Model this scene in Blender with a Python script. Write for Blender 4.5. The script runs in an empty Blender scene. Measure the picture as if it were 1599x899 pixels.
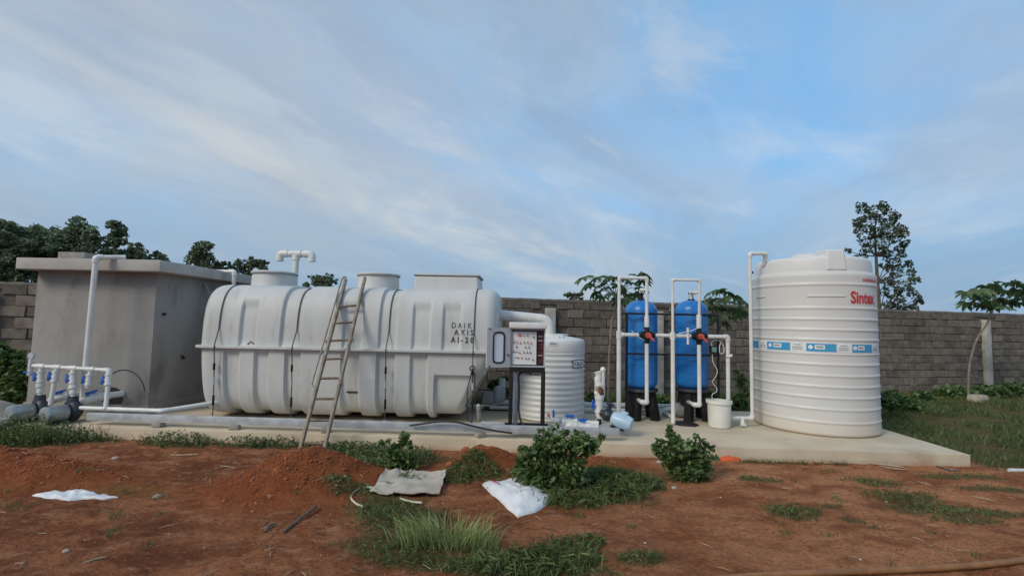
import bpy, bmesh, math, random
import numpy as np
from mathutils import Vector, Matrix, noise as mnoise
PI = math.pi
rnd = random.Random(7)
rng = np.random.default_rng(11)
S = bpy.context.scene
C = S.collection
# ------------------------------------------------------------------ camera
F_PX, IW, IH, CAM_H = 750.0, 1599.0, 899.0, 1.70
YAW, PITCH, ROLL = math.radians(1.2), math.radians(4.08), 0.020
cF = Vector((-math.sin(YAW)*math.cos(PITCH), math.cos(YAW)*math.cos(PITCH), math.sin(PITCH)))
_R = Vector((math.cos(YAW), math.sin(YAW), 0)); _U = _R.cross(cF)
cR = _R*math.cos(ROLL) + _U*math.sin(ROLL)
cU = _U*math.cos(ROLL) - _R*math.sin(ROLL)
cP = Vector((0, 0, CAM_H))
cam = bpy.data.cameras.new('camera'); camo = bpy.data.objects.new('camera', cam); C.objects.link(camo)
cam.sensor_width = 36; cam.lens = F_PX/IW*36; cam.clip_end = 2000; cam.clip_start = 0.05
camo.matrix_world = Matrix(((cR.x, cU.x, -cF.x, 0), (cR.y, cU.y, -cF.y, 0), (cR.z, cU.z, -cF.z, CAM_H), (0, 0, 0, 1)))
S.camera = camo
# ------------------------------------------------------------------ light
SUN_EL, SUN_AZ = math.radians(36), math.radians(226)
S.view_settings.view_transform = 'Standard'; S.view_settings.look = 'None'
S.view_settings.gamma = 1; S.view_settings.use_curve_mapping = False
S.view_settings.exposure = 0.95
sun = bpy.data.lights.new('sun', 'SUN'); sun.energy = 1.0; sun.angle = math.radians(20); sun.color = (1, .90, .74)
suno = bpy.data.objects.new('sun', sun); C.objects.link(suno)
sd = Vector((math.sin(SUN_AZ)*math.cos(SUN_EL), math.cos(SUN_AZ)*math.cos(SUN_EL), math.sin(SUN_EL)))
suno.rotation_euler = sd.to_track_quat('Z', 'Y').to_euler(); suno.location = sd*30
def build_world():
    w = bpy.data.worlds.new('World'); S.world = w; w.use_nodes = True
    t = w.node_tree; N = t.nodes; L = t.links
    bg = N['Background']; bg.inputs[1].default_value = 0.085
    sky = N.new('ShaderNodeTexSky'); sky.sky_type = 'NISHITA'; sky.sun_disc = False
    sky.sun_elevation = SUN_EL; sky.sun_rotation = SUN_AZ; sky.dust_density = .6; sky.air_density = 1.0; sky.ozone_density = 2
    tc = N.new('ShaderNodeTexCoord'); sp = N.new('ShaderNodeSeparateXYZ'); L.new(tc.outputs['Generated'], sp.inputs[0])
    def M(op, a, b=None):
        n = N.new('ShaderNodeMath'); n.operation = op
        for i, v in enumerate((a, b)):
            if v is None: continue
            if isinstance(v, (int, float)): n.inputs[i].default_value = v
            else: L.new(v, n.inputs[i])
        return n.outputs[0]
    zz = M('ADD', M('MAXIMUM', sp.outputs[2], 0.0), 0.16)
    cb = N.new('ShaderNodeCombineXYZ'); L.new(M('DIVIDE', sp.outputs[0], zz), cb.inputs[0]); L.new(M('DIVIDE', sp.outputs[1], zz), cb.inputs[1])
    def layer(rot, sx, sy, off, scale, detail, rough, dist, lo, hi):
        r0 = N.new('ShaderNodeVectorRotate'); r0.rotation_type = 'Z_AXIS'; r0.inputs['Angle'].default_value = math.radians(rot)
        L.new(cb.outputs[0], r0.inputs[0])
        mp = N.new('ShaderNodeMapping'); L.new(r0.outputs[0], mp.inputs[0])
        mp.inputs['Scale'].default_value = (sx, sy, 1); mp.inputs['Location'].default_value = off
        nz = N.new('ShaderNodeTexNoise'); L.new(mp.outputs[0], nz.inputs['Vector'])
        nz.inputs['Scale'].default_value = scale; nz.inputs['Detail'].default_value = detail
        nz.inputs['Roughness'].default_value = rough; nz.inputs['Distortion'].default_value = dist
        mr = N.new('ShaderNodeMapRange'); mr.interpolation_type = 'SMOOTHSTEP'; L.new(nz.outputs[0], mr.inputs[0])
        mr.inputs[1].default_value = lo; mr.inputs[2].default_value = hi
        return mr.outputs[0]
    veil = layer(-72, .5, 1.0, (3.1, 1.7, 0), .55, 4, .5, .4, .34, .64)
    mott = layer(-60, .8, 1.1, (6.1, 3.9, 0), 1.5, 7, .58, .8, .36, .66)
    gaps = layer(-76, .55, 1.1, (5.4, 6.3, 0), .9, 6, .55, .6, .50, .68)
    streak = layer(-72, .40, 1.05, (7.3, 2.2, 0), 1.25, 8, .60, .8, .47, .78)
    def mix(fac, a, b):
        n = N.new('ShaderNodeMix'); n.data_type = 'RGBA'
        if isinstance(fac, (int, float)): n.inputs[0].default_value = fac
        else: L.new(fac, n.inputs[0])
        for i, v in ((6, a), (7, b)):
            if isinstance(v, tuple): n.inputs[i].default_value = (*v, 1)
            else: L.new(v, n.inputs[i])
        return n.outputs[2]
    def step(v, a, z):
        n = N.new('ShaderNodeMapRange'); n.interpolation_type = 'SMOOTHSTEP'; n.inputs[1].default_value = a; n.inputs[2].default_value = z; L.new(v, n.inputs[0]); return n.outputs[0]
    k = 1.0/0.085
    col = lambda *c: tuple(q*k for q in c)
    X, Z = sp.outputs[0], sp.outputs[2]
    left = step(M('MULTIPLY', X, -1.0), -.45, .62)                     # veil is thicker and greyer towards the left
    base = mix(M('MINIMUM', M('ADD', M('MAXIMUM', M('ADD', M('MULTIPLY', left, .62), M('ADD', M('MULTIPLY', M('SUBTRACT', veil, .5), .6), M('MULTIPLY', M('SUBTRACT', mott, .5), .45))), 0.0), 0.0), 1.0), col(.168, .285, .425), col(.262, .290, .318))
    gapm = M('MULTIPLY', gaps, M('MULTIPLY', M('SUBTRACT', 1.0, left), step(Z, .12, .36)))
    base = mix(M('MULTIPLY', gapm, .75), base, col(.105, .255, .450))
    base = mix(M('MULTIPLY', layer(-64, .6, 1.1, (12.1, 4.4, 0), 1.3, 6, .56, .6, .46, .68), .55), base, col(.150, .205, .280))
    hz = M('SUBTRACT', 1.0, step(Z, .06, .30))
    base = mix(M('MULTIPLY', hz, .85), base, col(.135, .215, .305))
    wisp = M('MULTIPLY', layer(-62, .50, 1.0, (2.3, 8.1, 0), 1.7, 8, .60, .9, .50, .74), step(Z, .10, .30))
    base = mix(M('MULTIPLY', wisp, .42), base, col(.29, .355, .415))
    base = mix(M('MULTIPLY', streak, .42), base, col(.345, .370, .385))
    # long pale cloud bank low on the left
    def hnoise(sx, sz, off, lo, hi):
        c_ = N.new('ShaderNodeCombineXYZ'); L.new(M('ADD', M('MULTIPLY', X, sx), off), c_.inputs[0]); L.new(M('MULTIPLY', M('ADD', Z, M('MULTIPLY', X, .30)), sz), c_.inputs[2])
        nz = N.new('ShaderNodeTexNoise'); nz.inputs['Scale'].default_value = 1; nz.inputs['Detail'].default_value = 6; nz.inputs['Roughness'].default_value = .55; nz.inputs['Distortion'].default_value = .4
        L.new(c_.outputs[0], nz.inputs['Vector']); return step(nz.outputs[0], lo, hi)
    zt = M('ADD', Z, M('MULTIPLY', X, .30))                           # the bank slopes down to the right
    bank = M('MULTIPLY', step(zt, .055, .125), M('SUBTRACT', 1.0, step(zt, .12, .26)))
    bank = M('MULTIPLY', bank, M('SUBTRACT', 1.0, step(X, .0, .35)))
    base = mix(M('MULTIPLY', M('MULTIPLY', bank, M('ADD', .05, M('MULTIPLY', M('MULTIPLY', hnoise(2.4, 12, 4.2, .38, .62), M('ADD', .35, M('MULTIPLY', mott, .65))), 1.0))), .85), base, col(.375, .370, .345))
    # layered grey-blue cloud, broken into soft lumps
    lump = M('MULTIPLY', hnoise(3.0, 7.5, 9.6, .40, .64), M('SUBTRACT', 1.0, M('MULTIPLY', gapm, .6)))
    base = mix(M('MULTIPLY', lump, .42), base, col(.205, .245, .295))
    lite = M('MULTIPLY', hnoise(3.6, 9.0, 21.3, .52, .70), step(Z, .10, .24))
    base = mix(M('MULTIPLY', lite, .50), base, col(.335, .365, .385))
    thin = M('MULTIPLY', hnoise(2.6, 26, 1.7, .58, .74), M('MULTIPLY', hz, .40))
    base = mix(thin, base, col(.30, .325, .345))
    c2 = mix(M('MULTIPLY', step(Z, .02, .45), .22), base, sky.outputs[0])
    L.new(c2, bg.inputs[0])
build_world()
# ------------------------------------------------------------------ pixel -> place helpers
def ray(px, py): return cF + cR*((px-IW/2)/F_PX) - cU*((py-IH/2)/F_PX)
def at(px, py, Y): r = ray(px, py); return cP + r*(Y/r.y)
def on(px, py, z=0.0): r = ray(px, py); return cP + r*((z-CAM_H)/r.z)
WA, WB = 0.25, 10.9            # boundary wall line Y = WA*X + WB
def onwall(px, py):
    r = ray(px, py); return cP + r*(WB/(r.y-WA*r.x))
# ------------------------------------------------------------------ materials
MATS = {}
def mat(name, col, col2=None, rough=.6, metal=0.0, scale=4.0, detail=6.0, bump=0.0, bscale=None, rand=0.0, island=0.0,
        stretch=(1, 1, 1), lo=.35, hi=.65, spec=.5, trans=0.0, dirt=None, dirt_scale=3.0, dirt_lo=.55, dirt_hi=.75, sss=0.0):
    m = bpy.data.materials.new(name); m.use_nodes = True; MATS[name] = m
    t = m.node_tree; N = t.nodes; L = t.links; b = N['Principled BSDF']
    b.inputs['Roughness'].default_value = rough; b.inputs['Metallic'].default_value = metal
    b.inputs['Specular IOR Level'].default_value = spec
    tc = N.new('ShaderNodeTexCoord'); vec = tc.outputs['Object']
    mp = N.new('ShaderNodeMapping'); mp.inputs['Scale'].default_value = stretch; L.new(vec, mp.inputs[0]); vec = mp.outputs[0]
    oi = None
    if rand:
        oi = N.new('ShaderNodeObjectInfo')
        ml = N.new('ShaderNodeMath'); ml.operation = 'MULTIPLY'; ml.inputs[1].default_value = 57.0; L.new(oi.outputs['Random'], ml.inputs[0])
        ad = N.new('ShaderNodeVectorMath'); ad.operation = 'ADD'; L.new(vec, ad.inputs[0]); L.new(ml.outputs[0], ad.inputs[1]); vec = ad.outputs[0]
    def nz(sc, det, ro=.6):
        n = N.new('ShaderNodeTexNoise'); n.inputs['Scale'].default_value = sc; n.inputs['Detail'].default_value = det
        n.inputs['Roughness'].default_value = ro; L.new(vec, n.inputs['Vector']); return n.outputs[0]
    def rng_(src, a, z):
        n = N.new('ShaderNodeMapRange'); n.inputs[1].default_value = a; n.inputs[2].default_value = z; n.interpolation_type = 'SMOOTHSTEP'
        L.new(src, n.inputs[0]); return n.outputs[0]
    def mx(f, a, z):
        n = N.new('ShaderNodeMix'); n.data_type = 'RGBA'
        if isinstance(f, float): n.inputs[0].default_value = f
        else: L.new(f, n.inputs[0])
        for i, v in ((6, a), (7, z)):
            if isinstance(v, tuple): n.inputs[i].default_value = (*v, 1)
            else: L.new(v, n.inputs[i])
        return n.outputs[2]
    if col2 is None: col2 = tuple(c*.82 for c in col)
    base = mx(rng_(nz(scale, detail), lo, hi), col, col2)
    if dirt: base = mx(rng_(nz(dirt_scale, 7, .65), dirt_lo, dirt_hi), base, dirt)
    if rand or island:
        if island:
            g = N.new('ShaderNodeNewGeometry'); src = g.outputs['Random Per Island']; amt = island
        else: src = oi.outputs['Random']; amt = rand
        r2 = N.new('ShaderNodeMapRange'); r2.inputs[3].default_value = 1-amt; r2.inputs[4].default_value = 1+amt; L.new(src, r2.inputs[0])
        vm = N.new('ShaderNodeVectorMath'); vm.operation = 'SCALE'; L.new(base, vm.inputs[0]); L.new(r2.outputs[0], vm.inputs['Scale']); base = vm.outputs[0]
    L.new(base, b.inputs['Base Color'])
    if bump:
        bn = N.new('ShaderNodeBump'); bn.inputs['Strength'].default_value = bump; bn.inputs['Distance'].default_value = .02
        L.new(nz(bscale or scale*4, 5), bn.inputs['Height']); L.new(bn.outputs[0], b.inputs['Normal'])
    if trans:
        # thin leaves let some light through
        tr = N.new('ShaderNodeBsdfTranslucent'); ms = N.new('ShaderNodeMixShader'); ms.inputs[0].default_value = trans
        L.new(base, tr.inputs[0]); L.new(b.outputs[0], ms.inputs[1]); L.new(tr.outputs[0], ms.inputs[2])
        L.new(ms.outputs[0], N['Material Output'].inputs[0])
    return m
M_ = {}
M_['plaster'] = mat('cement_plaster', (.325, .315, .295), (.24, .23, .215), .9, scale=1.1, detail=9, bump=.25, bscale=40, stretch=(1, 1, .55), dirt=(.15, .138, .125), dirt_scale=1.9, dirt_lo=.52, dirt_hi=.76)
M_['roofslab'] = mat('roof_concrete', (.46, .44, .405), (.38, .36, .33), .9, scale=2.5, detail=8, bump=.2, bscale=40)
M_['slab'] = mat('slab_concrete', (.60, .50, .36), (.49, .40, .285), .85, scale=1.3, detail=9, bump=.12, bscale=50, dirt=(.34, .20, .12), dirt_scale=1.1, dirt_lo=.55, dirt_hi=.85)
M_['concrete'] = mat('old_concrete', (.34, .32, .28), (.24, .22, .19), .9, scale=6, bump=.3, bscale=50)
M_['pillar'] = mat('pillar_concrete', (.50, .48, .43), (.34, .32, .28), .9, scale=4, bump=.3, bscale=40)
M_['block'] = mat('wall_block', (.185, .154, .122), (.118, .097, .078), .95, scale=7, detail=9, bump=.7, bscale=45, rand=.26, dirt=(.25, .225, .19), dirt_scale=2.0, dirt_lo=.52, dirt_hi=.75)
M_['mortar'] = mat('wall_mortar', (.150, .126, .102), (.100, .083, .068), .95, scale=9, bump=.8, bscale=50)
M_['frp'] = mat('fibreglass_shell', (.565, .57, .55), (.48, .485, .47), .5, scale=1.2, detail=9, lo=.3, hi=.75, bump=.06, bscale=25, stretch=(1.7, 1.2, .45), dirt=(.36, .345, .30), dirt_scale=2.6, dirt_lo=.52, dirt_hi=.82, spec=.35)
M_['frp_dark'] = mat('fibreglass_rim', (.22, .23, .24), None, .6)
M_['poly'] = mat('white_polyethylene', (.66, .66, .645), (.60, .60, .58), .45, scale=1.0, detail=6, dirt=(.66, .62, .53), dirt_scale=1.3, dirt_lo=.58, dirt_hi=.9, spec=.4)
M_['poly_dirty'] = mat('soil_splashed_polyethylene', (.62, .615, .59), (.57, .565, .535), .45, scale=.9, detail=7, lo=.35, hi=.75, spec=.4)
M_['bucket'] = mat('bucket_plastic', (.70, .70, .64), (.62, .61, .53), .45, scale=3)
M_['pvc'] = mat('white_pvc', (.70, .70, .675), (.62, .615, .58), .35, scale=6, dirt=(.60, .55, .46), dirt_scale=5, dirt_lo=.60, dirt_hi=.85, rand=.04)
M_['tape'] = mat('brown_tape', (.16, .08, .05), None, .5)
M_['blue'] = mat('valve_blue', (.02, .13, .52), None, .4)
M_['cyan'] = mat('label_blue', (.03, .27, .52), (.05, .32, .56), .4)
M_['vessel'] = mat('blue_wound_fibreglass', (.022, .20, .56), (.016, .15, .44), .28, scale=3, detail=8, stretch=(1, 1, 6), spec=.5, bump=.08, bscale=12)
M_['black'] = mat('black_painted_steel', (.012, .012, .013), (.020, .019, .018), .6, scale=12, spec=.25)
M_['rubber'] = mat('black_rubber', (.02, .02, .022), None, .6)
M_['cable'] = mat('grey_cable', (.055, .055, .055), None, .6)
M_['navy'] = mat('dark_pump_casting', (.018, .022, .035), (.03, .034, .045), .45, scale=9)
M_['motor'] = mat('galvanised_motor', (.42, .46, .46), (.30, .33, .33), .38, metal=.55, scale=7, detail=7)
M_['motor_blue'] = mat('pale_blue_motor', (.44, .58, .70), (.38, .52, .64), .35, scale=5)
M_['galv'] = mat('galvanised_steel', (.56, .58, .60), (.40, .42, .44), .42, metal=.3, scale=9, detail=8, stretch=(.6, 1, 1))
M_['ladder'] = mat('dusty_ladder_paint', (.30, .25, .19), (.17, .135, .10), .7, scale=9, detail=8, bump=.2, bscale=40)
M_['rung'] = mat('worn_brown_rung', (.19, .14, .10), (.11, .08, .06), .7, scale=14, bump=.2)
M_['ladder_rod'] = mat('ladder_rod_steel', (.26, .25, .23), (.17, .15, .13), .5, metal=.3, scale=12)
M_['cabinet'] = mat('cabinet_grey', (.46, .48, .50), (.42, .44, .46), .4, scale=3)
M_['cabinet_white'] = mat('cabinet_white', (.76, .76, .74), None, .4)
M_['panel'] = mat('panel_face', (.70, .70, .68), (.66, .66, .65), .4)
M_['red'] = mat('button_red', (.55, .03, .03), None, .4)
M_['yellow'] = mat('button_yellow', (.75, .55, .08), None, .4)
M_['violet'] = mat('button_blue', (.06, .06, .6), None, .4)
M_['maroon'] = mat('wiring_maroon', (.12, .02, .025), (.06, .012, .015), .5, scale=30)
M_['signred'] = mat('sign_red', (.62, .03, .04), None, .5)
M_['ink'] = mat('stencil_ink', (.05, .05, .05), (.10, .10, .10), .7, scale=20)
M_['paper'] = mat('label_white', (.78, .80, .80), None, .5)
M_['greyink'] = mat('label_grey', (.30, .31, .32), None, .5)
M_['lever'] = mat('lever_red', (.62, .10, .08), None, .4)
M_['teal'] = mat('meter_teal', (.16, .36, .36), None, .4)
M_['sack'] = mat('woven_sack', (.74, .75, .76), (.62, .62, .63), .5, scale=5, detail=8, bump=.35, bscale=14, dirt=(.55, .44, .36), dirt_scale=3, dirt_lo=.62, dirt_hi=.85)
M_['card'] = mat('weathered_cardboard', (.50, .44, .36), (.40, .34, .27), .9, scale=5, detail=8, bump=.2, bscale=30, dirt=(.26, .17, .11), dirt_scale=4, dirt_lo=.55, dirt_hi=.8)
M_['orange'] = mat('orange_cloth', (.75, .13, .03), (.6, .08, .02), .7, scale=14, bump=.5, bscale=30)
M_['hose'] = mat('muddy_hose', (.30, .135, .045), (.20, .09, .032), .5, scale=8)
M_['rod'] = mat('steel_rod', (.17, .15, .13), (.10, .085, .075), .5, metal=.4, scale=12)
M_['stick'] = mat('dry_stick', (.42, .33, .22), (.30, .22, .14), .85, scale=20)
M_['strap'] = mat('pale_strap', (.62, .56, .42), None, .5)
M_['stone'] = mat('pale_stone', (.46, .41, .34), (.32, .26, .20), .9, scale=12, bump=.4, bscale=40)
M_['clod'] = mat('soil_clod', (.33, .100, .034), (.20, .060, .024), .95, scale=6, island=.35)
M_['trunk'] = mat('tree_bark', (.13, .105, .08), (.08, .062, .048), .9, scale=9, bump=.5, bscale=30)
M_['palebark'] = mat('pale_bark', (.25, .21, .165), (.16, .135, .105), .9, scale=9, bump=.3, bscale=30)
M_['tree_a'] = mat('dark_foliage', (.185, .240, .140), (.115, .165, .100), .6, scale=.9, detail=3, island=.5, trans=.4)
M_['tree_b'] = mat('green_foliage', (.195, .250, .140), (.125, .180, .100), .6, scale=.9, detail=3, island=.45, trans=.25)
M_['euc'] = mat('dusty_green_foliage', (.125, .165, .100), (.085, .120, .075), .55, scale=1.2, detail=3, island=.5, trans=.35)
M_['papaya'] = mat('palmate_leaf', (.105, .165, .065), (.070, .120, .045), .5, scale=4, rand=.3, trans=.4)
M_['bush'] = mat('broad_leaf', (.150, .230, .075), (.085, .145, .050), .45, scale=3, island=.45, trans=.4)
M_['vine'] = mat('vine_leaf', (.115, .190, .055), (.070, .125, .038), .5, scale=3, island=.45, trans=.4)
M_['grass_d'] = mat('grass_green', (.150, .190, .062), (.085, .125, .042), .6, scale=2.2, detail=5, island=.45, trans=.45)
M_['grass_m'] = mat('grass_matted', (.175, .225, .070), (.100, .145, .045), .6, scale=2.2, detail=5, island=.5, trans=.45)
M_['grass_l'] = mat('grass_light', (.36, .41, .16), (.25, .30, .11), .6, scale=2.2, detail=5, island=.35, trans=.45)
M_['weed'] = mat('creeping_weed', (.150, .200, .075), (.090, .130, .048), .6, scale=2.2, detail=5, island=.45, trans=.25)
def glass_mat():
    m = bpy.data.materials.new('pane_painted_reflection'); m.use_nodes = True; b = m.node_tree.nodes['Principled BSDF']
    b.inputs['Base Color'].default_value = (.66, .74, .82, 1); b.inputs['Roughness'].default_value = .08; b.inputs['Metallic'].default_value = .0  # opaque pale blue stands in for sky reflected in the clear pane
    b.inputs['Specular IOR Level'].default_value = .8
    return m
M_['glass'] = glass_mat()
def splash(m, height, col):
    """red soil splashed by rain up the foot of a thing: object z plus noise"""
    t = m.node_tree; N = t.nodes; L = t.links; b = N['Principled BSDF']; src = b.inputs['Base Color'].links[0].from_socket
    tc = N.new('ShaderNodeTexCoord'); sp = N.new('ShaderNodeSeparateXYZ'); L.new(tc.outputs['Object'], sp.inputs[0])
    nz = N.new('ShaderNodeTexNoise'); nz.inputs['Scale'].default_value = 3.2; nz.inputs['Detail'].default_value = 8; nz.inputs['Roughness'].default_value = .65; L.new(tc.outputs['Object'], nz.inputs['Vector'])
    ml = N.new('ShaderNodeMath'); ml.operation = 'MULTIPLY_ADD'; ml.inputs[1].default_value = -height*2.4; L.new(nz.outputs[0], ml.inputs[0]); L.new(sp.outputs[2], ml.inputs[2])
    mr = N.new('ShaderNodeMapRange'); mr.inputs[1].default_value = -height*.1; mr.inputs[2].default_value = -height*1.5; mr.inputs[3].default_value = 0; mr.inputs[4].default_value = .6; L.new(ml.outputs[0], mr.inputs[0])
    mx = N.new('ShaderNodeMix'); mx.data_type = 'RGBA'; L.new(mr.outputs[0], mx.inputs[0]); L.new(src, mx.inputs[6]); mx.inputs[7].default_value = (*col, 1); L.new(mx.outputs[2], b.inputs['Base Color'])
splash(M_['poly_dirty'], .30, (.62, .46, .30)); splash(M_['plaster'], .22, (.30, .22, .16)); splash(M_['slab'], .055, (.34, .17, .09)); splash(M_['frp'], .13, (.42, .34, .24))
# ------------------------------------------------------------------ mesh builder
ROOT = {}
def rootloc(o):
    while o.parent is not None: o = o.parent
    return ROOT.get(o.name, Vector((0, 0, 0)))
class MB:
    def __init__(s): s.v = []; s.f = []
    def add(s, vs, fs):
        o = len(s.v); s.v += [tuple(v) for v in vs]; s.f += [tuple(i+o for i in f) for f in fs]; return s
    def box(s, c, d, rz=0.0, rot=None, taper=1.0):
        c = Vector(c); hx, hy, hz = d[0]/2, d[1]/2, d[2]/2
        m = rot if rot is not None else Matrix.Rotation(rz, 3, 'Z')
        vs = []
        for z in (-1, 1):
            k = taper if z > 0 else 1.0
            for x, y in ((-1, -1), (1, -1), (1, 1), (-1, 1)): vs.append(c + m @ Vector((x*hx*k, y*hy*k, z*hz)))
        return s.add(vs, [(3, 2, 1, 0), (4, 5, 6, 7), (0, 1, 5, 4), (1, 2, 6, 5), (2, 3, 7, 6), (3, 0, 4, 7)])
    def tube(s, path, r, n=12, cap=True):
        P = [Vector(p) for p in path]; k = len(P)
        R = [r]*k if isinstance(r, (int, float)) else list(r)
        t0 = (P[1]-P[0]).normalized(); up = Vector((0, 0, 1)) if abs(t0.z) < .9 else Vector((1, 0, 0))
        u = t0.cross(up).normalized(); o = len(s.v); prev = t0
        for i in range(k):
            if i == 0: t = t0
            elif i == k-1: t = (P[i]-P[i-1]).normalized()
            else: t = ((P[i]-P[i-1]).normalized() + (P[i+1]-P[i]).normalized()).normalized()
            q = prev.rotation_difference(t); u = (q @ u); u = (u - t*u.dot(t)).normalized(); w = t.cross(u); prev = t
            for j in range(n):
                a = 2*PI*j/n; s.v.append(tuple(P[i] + (u*math.cos(a) + w*math.sin(a))*R[i]))
        for i in range(k-1):
            for j in range(n):
                a, b = o+i*n+j, o+i*n+(j+1) % n; s.f.append((a, b, b+n, a+n))
        if cap: s.f.append(tuple(o+j for j in reversed(range(n)))); s.f.append(tuple(o+(k-1)*n+j for j in range(n)))
        return s
    def lathe(s, prof, c, n=32, axis=(0, 0, 1), cap0=True, cap1=True):
        c = Vector(c); q = Vector((0, 0, 1)).rotation_difference(Vector(axis).normalized()); o = len(s.v); k = len(prof)
        for r, z in prof:
            for j in range(n):
                a = 2*PI*j/n; s.v.append(tuple(c + q @ Vector((r*math.cos(a), r*math.sin(a), z))))
        for i in range(k-1):
            for j in range(n):
                a, b = o+i*n+j, o+i*n+(j+1) % n; s.f.append((a, b, b+n, a+n))
        if cap0: s.f.append(tuple(o+j for j in reversed(range(n))))
        if cap1: s.f.append(tuple(o+(k-1)*n+j for j in range(n)))
        return s
    def prism(s, poly, ext):
        ext = Vector(ext); n = len(poly); vs = [Vector(p) for p in poly]; vs += [v+ext for v in vs]
        return s.add(vs, [tuple(reversed(range(n))), tuple(range(n, 2*n))] + [(i, (i+1) % n, n+(i+1) % n, n+i) for i in range(n)])
    def build(s, name, m, parent=None, bevel=0.0, seg=2, smooth=True, angle=38, local=False, recalc=False):
        off = Vector((0, 0, 0)) if (parent is None or local) else rootloc(parent)
        me = bpy.data.meshes.new(name); me.from_pydata([(x-off.x, y-off.y, z-off.z) for x, y, z in s.v], [], s.f)
        if bevel or recalc:
            bm = bmesh.new(); bm.from_mesh(me)
            if recalc: bmesh.ops.recalc_face_normals(bm, faces=bm.faces)
            if bevel:
                es = [e for e in bm.edges if len(e.link_faces) == 2 and e.calc_face_angle(0) > .5]
                bmesh.ops.bevel(bm, geom=es, offset=bevel, segments=seg, affect='EDGES', clamp_overlap=True, profile=.6)
            bm.to_mesh(me); bm.free()
        me.validate()
        if smooth:
            me.polygons.foreach_set('use_smooth', [True]*len(me.polygons)); me.set_sharp_from_angle(angle=math.radians(angle))
        me.materials.append(M_[m] if isinstance(m, str) else m)
        o = bpy.data.objects.new(name, me); C.objects.link(o)
        if parent is not None: o.parent = parent
        return o
def fastmesh(name, V, nper, faces, m, parent=None, smooth=False):
    """V: (count, nper, 3) vertices of many alike small pieces; faces: list of index tuples inside one piece."""
    cnt = V.shape[0]; off = rootloc(parent) if parent is not None else Vector((0, 0, 0))
    co = (V.reshape(-1, 3) - np.array(off)).astype(np.float32)
    lens = np.array([len(f) for f in faces]); idx = np.concatenate([np.array(f) for f in faces])
    loops = (np.arange(cnt)[:, None]*nper + idx[None, :]).reshape(-1).astype(np.int32)
    tot = np.tile(lens, cnt); st = np.concatenate([[0], np.cumsum(tot)[:-1]]).astype(np.int32)
    me = bpy.data.meshes.new(name)
    me.vertices.add(len(co)); me.vertices.foreach_set('co', co.reshape(-1))
    me.loops.add(len(loops)); me.loops.foreach_set('vertex_index', loops)
    me.polygons.add(len(st)); me.polygons.foreach_set('loop_start', st)
    me.update(calc_edges=True); me.validate()
    if smooth: me.polygons.foreach_set('use_smooth', [True]*len(me.polygons))
    me.materials.append(M_[m])
    o = bpy.data.objects.new(name, me); C.objects.link(o)
    if parent is not None: o.parent = parent
    return o
def tag(o, label=None, cat=None, group=None, kind=None):
    if label: o['label'] = label
    if cat: o['category'] = cat
    if group: o['group'] = group
    if kind: o['kind'] = kind
    return o
def thing(name, label, cat, loc=(0, 0, 0), group=None):
    o = bpy.data.objects.new(name, None); C.objects.link(o); o.location = loc; o.empty_display_size = .1
    ROOT[o.name] = Vector(loc); return tag(o, label, cat, group)
def onemesh(name, mb, m, label, cat, loc, group=None, **kw):
    """a thing that is a single mesh, its origin at loc"""
    loc = Vector(loc); mb.v = [(x-loc.x, y-loc.y, z-loc.z) for x, y, z in mb.v]
    o = mb.build(name, m, None, **kw); o.location = loc; ROOT[o.name] = loc
    return tag(o, label, cat, group)
def copy_tree(o, parent=None):
    c = o.copy(); C.objects.link(c)
    if parent is not None: c.parent = parent
    for ch in list(o.children): copy_tree(ch, c)
    return c
def fillet(pts, rad, n=6):
    P = [Vector(p) for p in pts]; out = [P[0]]
    for i in range(1, len(P)-1):
        a = (P[i-1]-P[i]); b = (P[i+1]-P[i]); r = min(rad, a.length*.45, b.length*.45); a.normalize(); b.normalize()
        p0 = P[i]+a*r; p1 = P[i]+b*r
        for k in range(n+1):
            t = k/n; out.append(p0*(1-t)**2 + P[i]*2*t*(1-t) + p1*t*t)
    out.append(P[-1]); return out
def pvc(pts, r, parent, m='pvc', ends=(False, False), fit=1.25):
    """straight pipe runs with socket elbows at the corners"""
    P = [Vector(p) for p in pts]
    for i in range(len(P)-1): MB().tube([P[i], P[i+1]], r, 14).build('pipe', m, parent)
    for i in range(1, len(P)-1):
        a = (P[i-1]-P[i]); b = (P[i+1]-P[i]); k = min(2.1*r, a.length*.5, b.length*.5); a.normalize(); b.normalize()
        if a.dot(b) < -.995: continue
        MB().tube(fillet([P[i]+a*k, P[i], P[i]+b*k], r*1.5), r*fit, 14).build('elbow', m, parent)
    for e, (p, q) in zip(ends, ((P[0], P[1]), (P[-1], P[-2]))):
        if e: MB().tube([p, p+(q-p).normalized()*r*2.4], r*fit, 14).build('socket', m, parent)
def sock(p, d, r, l, parent, m='pvc', name='socket'):
    d = Vector(d).normalized(); p = Vector(p)
    return MB().tube([p-d*l/2, p+d*l/2], r, 14).build(name, m, parent)
def ball_valve(p, d, r, side, parent, hl=.11, hm='blue'):
    """white ball valve on a pipe at p running along d, blue handle on the given side"""
    p = Vector(p); d = Vector(d).normalized(); sv = Vector(side).normalized()
    v = MB().tube([p-d*r*2.6, p-d*r*1.7, p-d*r*1.6, p+d*r*1.6, p+d*r*1.7, p+d*r*2.6], [r*1.5, r*1.5, r*1.28, r*1.28, r*1.5, r*1.5], 14).tube([p, p+sv*r*1.9], r*.6, 10).build('valve', 'pvc', parent)
    q = p+sv*r*2.1; w = sv.cross(d).normalized()
    rot = Matrix((w, sv, d)).transposed()
    MB().box(q, (.046, .034, hl*.6), rot=rot).box(q+sv*.012, (.030, .026, hl), rot=rot).build('handle', hm, v, bevel=.006)
    return v
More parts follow.
